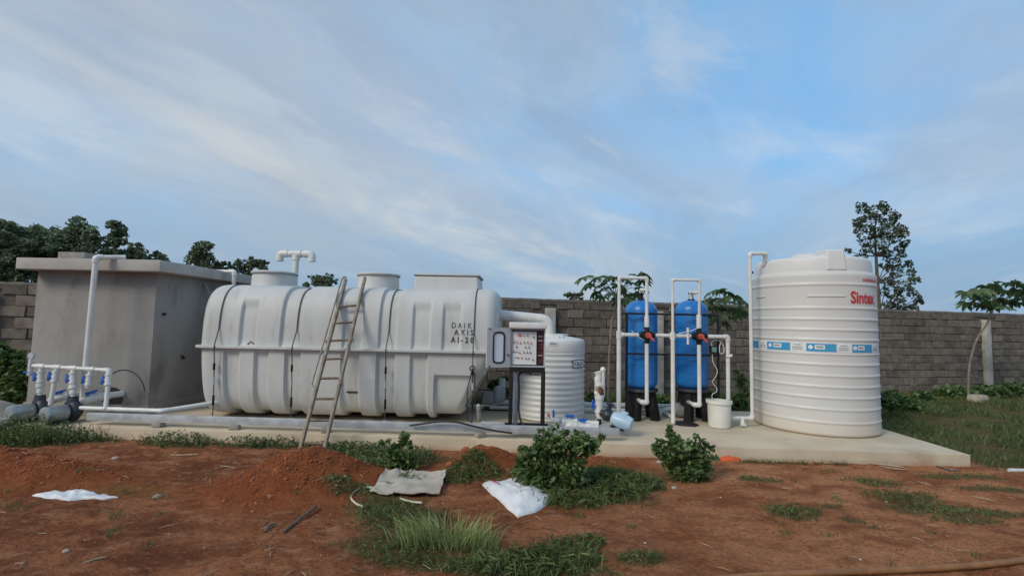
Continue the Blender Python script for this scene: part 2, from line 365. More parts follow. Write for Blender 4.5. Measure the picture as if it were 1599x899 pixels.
def text_verts(s, h, bold=0.0, spacing=1.0):
    cu = bpy.data.curves.new('lettering', 'FONT'); cu.body = s; cu.size = 1.0; cu.offset = bold; cu.space_character = spacing
    cu.resolution_u = 3; o = bpy.data.objects.new('lettering', cu); C.objects.link(o)
    me = bpy.data.meshes.new_from_object(o); vs = [v.co.copy() for v in me.vertices]; fs = [tuple(p.vertices) for p in me.polygons]
    bpy.data.objects.remove(o); bpy.data.curves.remove(cu); bpy.data.meshes.remove(me)
    x0 = min(v.x for v in vs); x1 = max(v.x for v in vs); y0 = min(v.y for v in vs); y1 = max(v.y for v in vs)
    k = h/(y1-y0); return [((v.x-x0)*k, (v.y-y0)*k) for v in vs], fs, (x1-x0)*k
def letters(V, fs, w, m, parent, gap):
    """one part per letter: connected outlines, split where the gap between them is wide (dots stay with their stem)"""
    p = list(range(len(V)))
    def f(i):
        while p[i] != i: p[i] = p[p[i]]; i = p[i]
        return i
    for q in fs:
        for k in q[1:]: p[f(k)] = f(q[0])
    comp = {}
    for i in range(len(V)): comp.setdefault(f(i), []).append(i)
    cs = sorted(comp.values(), key=lambda c: min(w[i] for i in c)); out = []
    for c in cs:
        x0, x1 = min(w[i] for i in c), max(w[i] for i in c)
        if out and x0 < out[-1][1]-gap: out[-1][0].extend(c); out[-1][1] = max(out[-1][1], x1)
        else: out.append([list(c), x1])
    for c, _ in out:
        ix = {v: k for k, v in enumerate(c)}; MB().add([V[i] for i in c], [tuple(ix[i] for i in q) for q in fs if q[0] in ix]).build('letter', m, parent, smooth=False)
def smst(a, b, x):
    t = min(1, max(0, (x-a)/(b-a))); return t*t*(3-2*t)
# ------------------------------------------------------------------ ground
MOUNDS = []
def mound(px, py, rx, ry, h, rot=0.0): p = on(px, py); MOUNDS.append((p.x, p.y, rx, ry, h, rot)); return p
mound(55, 748, .95, .42, .20); mound(-40, 735, .8, .4, .22)
mound(468, 752, .62, .50, .30); mound(430, 770, .75, .42, .10); mound(540, 745, .5, .35, .10)
mound(745, 735, .40, .30, .24); mound(790, 730, .45, .25, .12)
mound(940, 725, .5, .25, .06)
DENT = on(447, 727); 
SLAB = [(-8.3, 6.63), (5.66, 6.27), (5.70, 9.0), (-8.3, 9.25)]
def slab_front(x): return 6.63 - .0258*(x+8.3)
GRASS = []   # px, py, rx, ry, kind, density, height
def g(px, py, rx, ry, kind, den, h): p = on(px, py); GRASS.append((p.x, min(p.y, slab_front(p.x)-.45*ry-.03), rx, ry, kind, den, h))
g(60, 684, .85, .30, 'weed', 3200, .36); g(10, 690, .7, .30, 'weed', 2800, .28); g(640, 752, .14, .05, 'grass_d', 2600, .15); g(140, 686, .45, .14, 'weed', 2200, .13)
g(300, 686, .48, .17, 'weed', 3000, .19); g(395, 692, .45, .12, 'weed', 2400, .13); g(450, 690, .4, .14, 'weed', 2400, .15)
g(560, 706, .60, .28, 'weed', 2800, .13); g(625, 716, .50, .30, 'weed', 3000, .17); g(520, 700, .35, .18, 'weed', 2400, .12); g(590, 730, .3, .14, 'weed', 2200, .10)
g(545, 772, .26, .14, 'weed', 1800, .08)
g(630, 812, .42, .28, 'grass_d', 2400, .05); g(600, 790, .3, .2, 'grass_d', 2200, .06); g(690, 880, .5, .12, 'grass_d', 2200, .05); g(615, 805, .36, .22, 'grass_d', 2600, .06); g(595, 850, .30, .20, 'grass_d', 1800, .05); g(630, 862, .36, .18, 'grass_d', 2000, .05)
g(702, 848, .36, .16, 'grass_l', 4200, .22); g(668, 840, .2, .12, 'grass_l', 2600, .15); g(735, 850, .18, .1, 'grass_l', 2600, .14)
g(742, 746, .34, .15, 'grass_d', 3800, .14); g(716, 752, .2, .10, 'grass_d', 2500, .10)
g(945, 755, .50, .34, 'grass_d', 4200, .19); g(960, 775, .36, .2, 'grass_d', 3200, .14); g(890, 785, .34, .18, 'grass_d', 3600, .14); g(850, 775, .22, .22, 'grass_d', 2500, .12)
g(990, 752, .22, .14, 'grass_d', 2600, .10)
g(850, 880, .42, .22, 'grass_d', 4200, .13); g(790, 888, .36, .16, 'grass_d', 4200, .12); g(900, 850, .22, .12, 'grass_d', 3200, .10); g(735, 882, .25, .16, 'grass_d', 2500, .08)
g(1000, 872, .20, .10, 'grass_d', 3000, .08)
g(1070, 748, .34, .10, 'grass_d', 2500, .08)
g(1237, 800, .24, .15, 'grass_d', 3200, .09); g(1187, 749, .26, .10, 'grass_d', 2200, .06)
g(1370, 752, .30, .16, 'grass_d', 1500, .05); g(1405, 775, .36, .2, 'grass_d', 2200, .06); g(1450, 795, .44, .16, 'grass_d', 2200, .06); g(1510, 812, .3, .12, 'grass_d', 900, .04)
g(1300, 790, .10, .06, 'grass_d', 1500, .05); g(1330, 812, .10, .05, 'grass_d', 1500, .05)
g(1500, 745, .5, .12, 'grass_d', 1500, .06); g(1560, 765, .4, .10, 'grass_d', 1200, .05); g(1560, 800, .35, .1, 'grass_d', 1200, .05)
g(1210, 722, .5, .06, 'grass_d', 1900, .07); g(1290, 722, .3, .05, 'grass_d', 1900, .07)
g(190, 668, .3, .05, 'weed', 900, .05)
def patch(x, y, q, edge=.35):
    dx, dy = (x-q[0])/q[2], (y-q[1])/q[3]
    return dx*dx+dy*dy
def lawn_amt(x, y):
    # green lawn to the right of and behind the slab
    e = 5.75 + .25*mnoise.noise((x*.9, y*.9, 4.0))
    a = smst(0, .35, x-e) if y > 6.0 else 0.0
    front = 6.25 - .10*(x-5.7) + .45*mnoise.noise((x*.8, 2.2, 7.0))
    a *= smst(-.15, .35, y-front)
    back = smst(9.2, 9.8, y)
    left = smst(-8.35, -8.8, x)*smst(6.2, 6.6, y)
    return max(a, back, left)
def gh(x, y, fine=True):
    h = 0.0
    for mx, my, rx, ry, mh, ro in MOUNDS:
        d2 = ((x-mx)/rx)**2 + ((y-my)/ry)**2
        if d2 < 5: h += mh*math.exp(-1.6*d2)
    dd = ((x-DENT.x)/.14)**2 + ((y-DENT.y)/.11)**2
    if dd < 6: h -= .13*math.exp(-1.3*dd)
    near = -9 < x < 9 and 2 < y < 8
    if near:
        h += .018*mnoise.noise((x*1.1, y*1.1, .3)) + .010*mnoise.noise((x*3.3, y*3.3, 1.3))
        if fine: h += .012*mnoise.noise((x*11, y*11, 2.3)) + .008*mnoise.noise((x*6, y*6, 9.3)) + h*.16*mnoise.noise((x*7, y*7, 5.1))
    else: h += .03*mnoise.noise((x*.5, y*.5, .3))
    if y > slab_front(x)-.02 and y < 9.2 and -8.3 < x < 5.7: h = min(h, .06)
    return h
def spaced(lo, hi, dlo, dhi, fine, coarse_to_lo, coarse_to_hi, g=1.22):
    a = list(np.arange(dlo, dhi+1e-6, fine)); st = fine; x = dhi
    while x < coarse_to_hi: st *= g; x += st; a.append(x)
    st = fine; x = dlo
    while x > coarse_to_lo: st *= g; x -= st; a.insert(0, x)
    return a
def build_ground():
    xs = spaced(0, 0, -6.2, 7.2, .036, -420, 420); ys = spaced(0, 0, 2.3, 6.75, .032, -60, 900)
    V = []; col = []
    for y in ys:
        for x in xs:
            V.append((x, y, gh(x, y)))
            gr = 0.0
            if -10 < x < 12 and 1.5 < y < 8:
                for q in GRASS:
                    if abs(x-q[0]) < q[2]*1.8 and abs(y-q[1]) < q[3]*1.8:
                        d = patch(x, y, q); gr = max(gr, .8*(1-smst(.35, 1.5, d + .5*mnoise.noise((x*5, y*5, 3)))))
            gr = max(gr, lawn_amt(x, y))
            red = 0.0
            for mx, my, rx, ry, mh, ro in MOUNDS:
                d2 = ((x-mx)/rx)**2 + ((y-my)/ry)**2
                if d2 < 4 and mh > .05: red = max(red, (1-smst(.3, 2.4, d2 + .5*mnoise.noise((x*4, y*4, 8)))))
            oc = 0.0
            if 3.5 < y < 6:
                d2 = ((x-OC.x)/.36)**2 + ((y-OC.y)/.20)**2
                oc = 1-smst(.45, 1.25, d2 + .35*mnoise.noise((x*6, y*6, 1)))
            col += [gr, red, oc, 1.0]
    nx = len(xs); F = [(j*nx+i, j*nx+i+1, (j+1)*nx+i+1, (j+1)*nx+i) for j in range(len(ys)-1) for i in range(nx-1)]
    me = bpy.data.meshes.new('ground'); me.from_pydata(V, [], F)
    me.polygons.foreach_set('use_smooth', [True]*len(F))
    at_ = me.color_attributes.new('cover', 'FLOAT_COLOR', 'POINT'); at_.data.foreach_set('color', col)
    me.materials.append(ground_mat()); o = bpy.data.objects.new('ground', me); C.objects.link(o); o['kind'] = 'structure'
OC = on(205, 768)
def ground_mat():
    m = bpy.data.materials.new('laterite_soil'); m.use_nodes = True; t = m.node_tree; N = t.nodes; L = t.links; b = N['Principled BSDF']
    b.inputs['Roughness'].default_value = .95; b.inputs['Specular IOR Level'].default_value = .15
    tc = N.new('ShaderNodeTexCoord'); at_ = N.new('ShaderNodeAttribute'); at_.attribute_name = 'cover'
    sp = N.new('ShaderNodeSeparateColor'); L.new(at_.outputs['Color'], sp.inputs[0])
    def nz(sc, det, ro=.6, dist=0.0, st=(1, 1, 1), off=(0, 0, 0)):
        mp = N.new('ShaderNodeMapping'); mp.inputs['Scale'].default_value = st; mp.inputs['Location'].default_value = off; L.new(tc.outputs['Object'], mp.inputs[0])
        n = N.new('ShaderNodeTexNoise'); n.inputs['Scale'].default_value = sc; n.inputs['Detail'].default_value = det
        n.inputs['Roughness'].default_value = ro; n.inputs['Distortion'].default_value = dist; L.new(mp.outputs[0], n.inputs['Vector']); return n.outputs[0]
    def rg(src, a, z):
        n = N.new('ShaderNodeMapRange'); n.inputs[1].default_value = a; n.inputs[2].default_value = z; n.interpolation_type = 'SMOOTHSTEP'; L.new(src, n.inputs[0]); return n.outputs[0]
    def mx(f, a, z, k=None):
        n = N.new('ShaderNodeMix'); n.data_type = 'RGBA'
        if k is not None:
            q = N.new('ShaderNodeMath'); q.operation = 'MULTIPLY'; q.inputs[1].default_value = k; L.new(f, q.inputs[0]); f = q.outputs[0]
        L.new(f, n.inputs[0])
        for i, v in ((6, a), (7, z)):
            if isinstance(v, tuple): n.inputs[i].default_value = (*v, 1)
            else: L.new(v, n.inputs[i])
        return n.outputs[2]
    c = mx(rg(nz(.8, 8, .6), .38, .62), (.180, .058, .023), (.310, .105, .042))
    c = mx(rg(nz(1.3, 10, .70, .4, (1, 1.5, 1)), .44, .60), c, (.44, .175, .080), .85)
    c = mx(rg(nz(4.5, 9, .72, .3, (1, 1.6, 1), (4, 2, 0)), .50, .66), c, (.55, .28, .155), .65)
    c = mx(rg(nz(6, 8, .72, 0, (1, 1.4, 1), (9, 1, 0)), .53, .66), c, (.085, .034, .024), .7)
    # the trodden ground to the right of the shrubs is paler and drier
    so = N.new('ShaderNodeSeparateXYZ'); L.new(tc.outputs['Object'], so.inputs[0])
    c = mx(rg(so.outputs[0], -.4, 2.6), c, mx(rg(nz(1.6, 10, .72, .3, (1, 1.7, 1), (2, 7, 0)), .38, .60), (.29, .100, .040), (.61, .275, .130)), .8)
    c = mx(rg(nz(26, 7, .75, .2, (1, 1.6, 1), (3, 5, 0)), .47, .66), c, (.070, .028, .016), .62)
    c = mx(rg(nz(15, 8, .78, .3, (1, 1.8, 1), (8, 3, 0)), .56, .68), c, (.62, .36, .21), .62)
    c = mx(sp.outputs[1], c, mx(rg(nz(6, 8, .7), .4, .62), (.235, .062, .020), (.37, .110, .034)), .9)
    c = mx(sp.outputs[2], c, mx(rg(nz(14, 7, .7), .4, .62), (.30, .135, .045), (.22, .095, .034)), .85)
    c = mx(sp.outputs[0], c, mx(rg(nz(3.5, 8, .7), .38, .64), (.050, .072, .024), (.105, .105, .045)), .85)
    c = mx(rg(nz(70, 3, .6), .66, .74), c, (.42, .27, .18), .45)
    L.new(c, b.inputs['Base Color'])
    bn = N.new('ShaderNodeBump'); bn.inputs['Strength'].default_value = 1.0; bn.inputs['Distance'].default_value = .05; L.new(nz(16, 8, .7), bn.inputs['Height'])
    b2 = N.new('ShaderNodeBump'); b2.inputs['Strength'].default_value = 1.0; b2.inputs['Distance'].default_value = .014; L.new(nz(85, 4, .7), b2.inputs['Height'])
    L.new(bn.outputs[0], b2.inputs['Normal']); L.new(b2.outputs[0], b.inputs['Normal'])
    return m
build_ground()
def gz(p): return gh(p[0], p[1])
def gp(px, py, dz=0.0):
    """point of the uneven ground under a pixel"""
    z = 0.0
    for _ in range(4): p = on(px, py, z); z = gh(p.x, p.y)
    return Vector((p.x, p.y, z+dz))
# ------------------------------------------------------------------ slab
mb = MB(); mb.prism([(x, y, -.25) for x, y in SLAB], (0, 0, .41))
o = mb.build('concrete_slab', 'slab', None, bevel=.012); o['kind'] = 'structure'
# ------------------------------------------------------------------ boundary wall
def build_wall():
    HW = 2.22; x0, x1 = -14.0, 27.0; ang = math.atan(WA); ca, sa = math.cos(ang), math.sin(ang)
    loc = Vector((x0, WA*x0+WB, 0)); w = thing('boundary_wall', 'long brown concrete block boundary wall behind the tanks', 'wall', loc)
    w.rotation_euler = (0, 0, ang)
    Ltot = (x1-x0)/ca
    def sx(X): return (X-x0)/ca
    BW, BH, J = .395, .188, .013; n = 11; ch = HW/n
    # backing: the mortar seen in the joints
    MB().box((Ltot/2, .10, HW/2), (Ltot, .16, HW-.01)).build('mortar', 'mortar', w, local=True)
    pil = []
    for px in (1539, 1027, 858, 1810, 14-40): pil.append(sx(onwall(px, 540).x))
    cap = MB()
    xs = np.linspace(0, Ltot, 420); rows = []
    for x in xs:
        j = lambda k: .022*mnoise.noise((x*1.7, k, 0)) + .012*mnoise.noise((x*6, k, 3))
        rows.append([(x, -.006+j(1)*.25, HW-.10+j(2)*.9), (x, -.012+j(3)*.4, HW-.01+j(4)), (x, .03, HW+.035+j(5)), (x, .17, HW+.03+j(6)), (x, .21, HW-.02), (x, .19, HW-.1)])
    vs = [v for r in rows for v in r]; fs = [(i*6+k, (i+1)*6+k, (i+1)*6+k+1, i*6+k+1) for i in range(len(xs)-1) for k in range(5)]
    cap.add(vs, fs); cap.build('coping', 'mortar', w, local=True)
    for s in pil:
        p = MB().box((s, .03, 1.02), (.23, .24, 2.04)); p.build('pillar', 'pillar', w, local=True, bevel=.015)
    vis = [(sx(onwall(a, 540).x), sx(onwall(b, 540).x)) for a, b in ((-12, 60), (772, 1182), (1366, 1610))]
    meshes = []
    for k in range(5):
        q = MB(); r = random.Random(k); d = lambda: r.uniform(-.010, .008)
        f = [(-BW/2+d(), 0, -BH/2+d()), (BW/2+d(), 0, -BH/2+d()), (BW/2+d(), 0, BH/2+d()), (-BW/2+d(), 0, BH/2+d())]
        inn = [(x*.965, -.010, z*.93) for x, y, z in f]; bk = [(x, .05, z) for x, y, z in f]
        q.add(f+inn+bk, [(4, 5, 6, 7), (0, 1, 5, 4), (1, 2, 6, 5), (2, 3, 7, 6), (3, 0, 4, 7), (8, 9, 1, 0), (9, 10, 2, 1), (10, 11, 3, 2), (11, 8, 0, 3)])
        me = bpy.data.meshes.new('block'); me.from_pydata(q.v, [], q.f); me.materials.append(M_['block']); meshes.append(me)
    cand = []; rest = MB()
    for c in range(n):
        off = (c % 2)*.2 + rnd.uniform(-.03, .03); s = off
        while s < Ltot:
            z = ch*(c+.5); X = x0+s*ca
            if not any(abs(s-q) < .28 for q in pil) and not (-7.9 < X < -5.2) and z < HW-.08:
                jit = (s+rnd.uniform(-.006, .006), rnd.uniform(-.006, .004), z+rnd.uniform(-.006, .006), rnd.choice(meshes), rnd.uniform(-.012, .012))
                v = any(a < s < b for a, b in vis)
                if v: cand.append(jit)
                else: rest.add([(vx.co.x+jit[0], vx.co.y+jit[1], vx.co.z+jit[2]) for vx in jit[3].vertices], [tuple(p.vertices) for p in jit[3].polygons])
            s += BW+J
    cand.sort(key=lambda q: (x0+q[0]*ca)**2 + (WA*(x0+q[0]*ca)+WB)**2 + (6 if q[2] < .35 else 0))
    for q in cand[:300]:
        b = bpy.data.objects.new('block', q[3]); C.objects.link(b); b.parent = w; b.location = q[:3]; b.rotation_euler = (0, q[4], 0)
    for q in cand[300:]: rest.add([(vx.co.x+q[0], vx.co.y+q[1], vx.co.z+q[2]) for vx in q[3].vertices], [tuple(p.vertices) for p in q[3].polygons])
    r = rest.build('blocks', 'block', w, local=True, smooth=False); r['kind'] = 'stuff'
build_wall()
# ------------------------------------------------------------------ cement block house (left)
def build_house():
    x0, x1, y0, y1 = -7.70, -5.77, 7.45, 9.9
    h = thing('plant_room', 'grey cement plastered concrete chamber with flat overhanging roof', 'building', ((x0+x1)/2, y0, .16))
    MB().box(((x0+x1)/2, (y0+y1)/2, 1.26), (x1-x0, y1-y0, 2.22)).build('wall', 'plaster', h, bevel=.015)
    MB().box((-6.655, (y0+y1)/2-.02, 2.455), (2.25, y1-y0+.5, .175)).build('roof', 'roofslab', h, bevel=.012)
    MB().box(((x0+x1)/2, (y0+y1)/2, .235), (x1-x0+.05, y1-y0+.05, .15)).build('plinth', 'plaster', h, bevel=.012)
    MB().box((at(126, 400, 8.6).x, 8.6, 2.67), (.46, .40, .26), rz=.06).build('roof_hatch', 'concrete', h, bevel=.012)
    # bits of formwork tie left in the walls
    MB().tube([(-5.755, 7.62, 1.72), (-5.72, 7.62, 1.72)], .022, 8).build('tie_hole', 'rubber', h)
    MB().tube([(-5.75, 8.1, 1.02), (-5.73, 8.14, .97)], .02, 6).build('tie_hole', 'rubber', h)
    # round outlet hole at the base, cut line scratched round it
    ring = [(-6.18+.36*math.cos(a), y0-.004, .42+.42*math.sin(a)) for a in np.linspace(.25, 2.3, 14)]
    MB().tube(ring, .006, 5).build('scratch_line', 'rubber', h)
    MB().lathe([(.17, 0), (.17, .012)], (-6.34, y0-.014, .40), 24, (0, 1, 0)).build('outlet_hole_shade', 'rubber', h)  # dark disc on the wall stands in for the shade inside the hole
    MB().tube([(-7.0, 9.0, 2.54), (-6.95, 8.96, 2.86)], .007, 6).build('rebar', 'rod', h)
    for a in (0, 1): MB().tube([(-5.74, 8.55+.28*a, 2.28), (-5.62, 8.62+.28*a, 2.0)], .02, 6).build('roof_bracket', 'greyink', h)
build_house()
def front_pipe():
    Y = 7.03; r = .037
    t = thing('downpipe', 'tall white plastic pipe running down the front of the cement chamber', 'pipe', at(130, 640, Y))
    a = at(150, 402, Y); b = at(128, 632, Y)
    pvc([at(152, 400, Y)+Vector((.22, .25, .02)), a, b, b+Vector((0, .35, -.05))], r, t)
front_pipe()
def roof_pipe():
    t = thing('roof_vent_pipe', 'short white pipe elbow off the right roof edge of the cement chamber', 'pipe', at(366, 446, 8.75))
    a = at(332, 420, 8.75); b = at(366, 424, 8.75); c = Vector((b.x, b.y, 1.7))
    pvc([Vector((a.x-.15, a.y, b.z)), b, c], .034, t)
roof_pipe()
# ------------------------------------------------------------------ big fibreglass tank
TX0, TX1, TY, TZ = -4.86, -.36, 8.10, 1.25
WU, HU = .98, .97
UP_CH = [(-4.22, -3.98, 1), (-3.60, -3.30, 0), (-2.66, -2.38, 1), (-2.12, -1.86, 0), (-1.62, -1.36, 1), (-1.17, -.90, 1)]
LO_CH = [(-4.42, -4.20, 0), (-3.96, -3.76, 0), (-3.50, -3.28, 0), (-2.66, -2.40, 0), (-2.13, -1.87, 0), (-1.63, -1.38, 0)]
def chan(x, chs, z, upper):
    d = 0.0; e = .012
    for a, b, part in chs:
        k = smst(a-e, a+e, x)*(1-smst(b-e*1.6, b+e*1.6, x))
        if part and upper: k *= 1-smst(1.85, 2.0, z)
        d = max(d, k)
    return d
def ends(x, r):
    """inset of the section near the rounded ends"""
    i = 0.0
    if x < TX0+r: i = r*(1-math.sqrt(max(0, 1-((TX0+r-x)/r)**2)))
    if x > TX1-r: i = r*(1-math.sqrt(max(0, 1-((x-TX1+r)/r)**2)))
    return i
def upper_pt(x, t):
    """t: 0 front flange .. 1 back flange"""
    a = PI*t; n = 2/5.0; ca, sa = math.cos(a), math.sin(a)
    r = .17; i = ends(x, r)
    cy = -math.copysign(abs(ca)**n, ca); sz = abs(sa)**n
    w = WU-.02-i; h = HU-i*.75
    y = TY+w*cy*(1-.09*sz*sz); z = TZ+h*sz
    d = chan(x, UP_CH, z, True)*.040 if i < .05 else 0
    d *= min(1, sz*8+.35)
    return Vector((x, y-d*cy, z-d*sz))
def lower_pt(x, t):
    a = PI*t; ca, sa = math.cos(a), math.sin(a); n = 2/5.2; r = .22
    i = ends(x, r)
    cy = -math.copysign(abs(ca)**n, ca); sz = abs(sa)**n
    w = WU-i; h = 1.05-i*.6
    y = TY+w*cy; z = TZ-h*sz
    d = chan(x, LO_CH, z, False)*.046 if i < .05 else 0
    d *= smst(0, .05, TZ-z)
    pk = smst(-1.27, -1.23, x)*smst(.90, .84, z)*(1-smst(.85, .95, abs(ca)*0))   # stepped-in corner at the right
    d += .055*pk*(1 if i < .2 else 0)
    # narrower towards the bottom at the outlet end
    k = min(1, max(0, (TZ-z-.02)/.86))*max(0, min(1, (x-TX1+.95)/.95))*.47; k2 = smst(.05, .9, TZ-z)*smst(TX0+.8, TX0, x)*.05
    y2 = y-d*cy - .02*cy*sz
    return Vector((x-k+k2, y2, z+d*sz))
def shell(fn, tmax=64):
    xs = []; e = list(np.linspace(0, 1, 14))
    xs += [TX0+.22*(1-math.cos(u*PI/2)) for u in e[:-1]]
    xs += list(np.arange(TX0+.22, TX1-.22, .0115))
    xs += [TX1-.22+.22*math.sin(u*PI/2) for u in e]
    ts = []
    for k in range(tmax+1): ts.append(.5-.5*math.copysign(abs(math.cos(PI*k/tmax))**.8, math.cos(PI*k/tmax)))
    V = [fn(x, t) for x in xs for t in ts]; n = len(ts)
    F = [(i*n+k, i*n+k+1, (i+1)*n+k+1, (i+1)*n+k) for i in range(len(xs)-1) for k in range(n-1)]
    F.append(tuple(range(n))); F.append(tuple((len(xs)-1)*n+k for k in reversed(range(n))))
    return MB().add(V, F)
def front_surf(x, z, up=True):
    """front surface point of the shell at x,z"""
    lo, hi = 0.0, .5; fn = upper_pt if up else lower_pt
    for _ in range(40):
        m = (lo+hi)/2
        zz = fn(x, m).z
        if (zz < z) == up: lo = m
        else: hi = m
    return fn(x, lo)
def build_frp():
    T = thing('treatment_tank', 'long grey ribbed fibreglass tank with three manholes and stencilled lettering', 'tank', ((TX0+TX1)/2, TY, .16))
    shell(upper_pt).build('upper_shell', 'frp', T, angle=45, recalc=True)
    shell(lower_pt).build('lower_shell', 'frp', T, angle=45, recalc=True)
    # flange round the middle
    def ring(off):
        P = []; r = .22
        X0, X1, Y0, Y1 = TX0-off, TX1+off, TY-WU-off, TY+WU+off
        for cx, cy, a0 in ((X0+r, Y0+r, PI), (X1-r, Y0+r, 1.5*PI), (X1-r, Y1-r, 0), (X0+r, Y1-r, .5*PI)):
            for k in range(9): a = a0+k*PI/16; P.append((cx+r*math.cos(a), cy+r*math.sin(a)))
        return P
    o_, i_ = ring(.062), ring(-.08); n = len(o_); V = []
    for z in (TZ-.018, TZ+.018):
        V += [(x, y, z) for x, y in i_] + [(x, y, z) for x, y in o_]
    F = []
    for k in range(n):
        l = (k+1) % n
        F += [(k, l, n+l, n+k), (2*n+k, 3*n+k, 3*n+l, 2*n+l), (n+k, n+l, 3*n+l, 3*n+k)]
    MB().add(V, F).build('flange', 'frp', T, bevel=.004, recalc=True)
    # manholes
    for x, r in ((-4.23, .355), (-2.44, .345)):
        nk = MB().lathe([(r+.05, 2.02), (r+.012, 2.14), (r, 2.2), (r-.012, 2.44)], (x, TY, 0), 48, cap0=False).build('manhole', 'frp', T)
        MB().lathe([(r+.004, 2.437), (r+.012, 2.442), (r+.012, 2.462), (r-.01, 2.474), (.05, 2.485)], (x, TY, 0), 48).build('lid', 'frp', nk)
        MB().lathe([(r+.006, 2.424), (r+.014, 2.426), (r+.014, 2.439), (r, 2.441)], (x, TY, 0), 48).build('gasket', 'frp_dark', nk)
    nk = MB().box((-1.225, 8.12, 2.25), (1.08, .86, .36), taper=.955).build('manhole', 'frp', T, bevel=.05, seg=4)
    MB().box((-1.225, 8.12, 2.447), (1.075, .855, .03)).build('lid', 'frp', nk, bevel=.012)
    MB().box((-1.225, 8.12, 2.4285), (1.055, .835, .012)).build('gasket', 'frp_dark', nk)
    # tie cables over the shell
    for x in (-4.53, -3.37, -1.98, -.70):
        path = [upper_pt(x, t)+Vector((0, -.012, .006)) for t in np.linspace(.985, .012, 60)]
        f = Vector((x, TY-WU-.068, TZ+.02)); path += [f, f+Vector((0, -.002, -.04))]
        end = Vector((x+.01, TY-WU-.02, .24)); path += [f.lerp(end, k/6)+Vector((0, .012 if 0 < k < 6 else 0, -.04*(1-k/6))) for k in range(1, 7)]
        st = MB().tube(path, .0075, 6).build('tie_cable', 'cable', T)
        for k, (u, l) in enumerate(((.30, .05), (.50, .05), (.78, .07))):
            p = f.lerp(end, u)+Vector((0, .008, 0)); MB().tube([p-Vector((0, 0, l)), p+Vector((0, 0, l))], .017, 8).build('turnbuckle', 'galv' if k == 1 else 'black', st)
        MB().box((x+.01, TY-WU-.03, .20), (.06, .05, .08)).build('anchor', 'galv', st, bevel=.008)
    # rope loop at the right hand cable
    p = Vector((-.70, TY-WU-.06, 1.02)); ringp = [p+Vector((.035*math.cos(a), -.01, .035*math.sin(a))) for a in np.linspace(0, 2*PI, 16)]
    MB().tube(ringp, .010, 6).tube([p, p+Vector((-.07, -.01, -.3)), p+Vector((-.06, -.01, -.72)), p+Vector((.0, 0, -.78)), p+Vector((.05, 0, -.5)), p+Vector((.03, 0, -.05))], .008, 6).build('rope_loop', 'rubber', T)
    # stencilled lettering
    for s, (pa, pt), (pb, pz), bold in (('DAIKI', (705, 503.5), (741.5, 512.2), .010), ('AXIS', (708.5, 514.2), (739, 523.2), .022), ('AI-20', (703.5, 525.5), (739.5, 535), .040)):
        xa, xb = at(pa, pt, 7.15).x, at(pb, pz, 7.15).x; z1, z = at(pa, pt, 7.15).z, at(pa, pz, 7.15).z
        vs, fs, w = text_verts(s, z1-z, bold, 1.75 if s != 'AXIS' else 1.6)
        k = (xb-xa)/w; V = []
        for u, v in vs:
            q = front_surf(xa+u*k, z+v); V.append(q+Vector((0, -.006, .002)))
        letters(V, fs, [u for u, v in vs], 'ink', T, 0)
    MB().tube([front_surf(-2.58, .62, False)+Vector((0, -.01, 0)), front_surf(-2.42, .62, False)+Vector((0, -.01, 0))], .012, 6).build('bracket', 'black', T)
    MB().tube([front_surf(-4.05, 1.30)+Vector((-.05, -.01, -.01)), front_surf(-4.05, 1.33)+Vector((0, -.02, .01)), front_surf(-4.05, 1.30)+Vector((.06, -.01, -.01))], .007, 6).build('lifting_ring', 'rubber', T)
    # vent
    b = Vector((-4.18, 8.72, 1.9)); top = at(452, 396, 8.72); top.x = b.x
    v = thing('vent_pipe', 'white T shaped vent pipe standing above the left end of the grey tank', 'pipe', b)
    MB().tube([b, top], .055, 16).build('pipe', 'pvc', v); sock(top-Vector((0, 0, .07)), (0, 0, 1), .07, .10, v); sock(top, (1, 0, 0), .07, .20, v, name='tee')
    for s in (-1, 1):
        e = top+Vector((.27*s, 0, 0)); MB().tube([top, e], .056, 14).build('pipe', 'pvc', v)
        MB().tube(fillet([e-Vector((.12*s, 0, 0)), e+Vector((.03*s, 0, 0)), e+Vector((.03*s, 0, -.14))], .1), .068, 14).build('elbow', 'pvc', v)
build_frp()
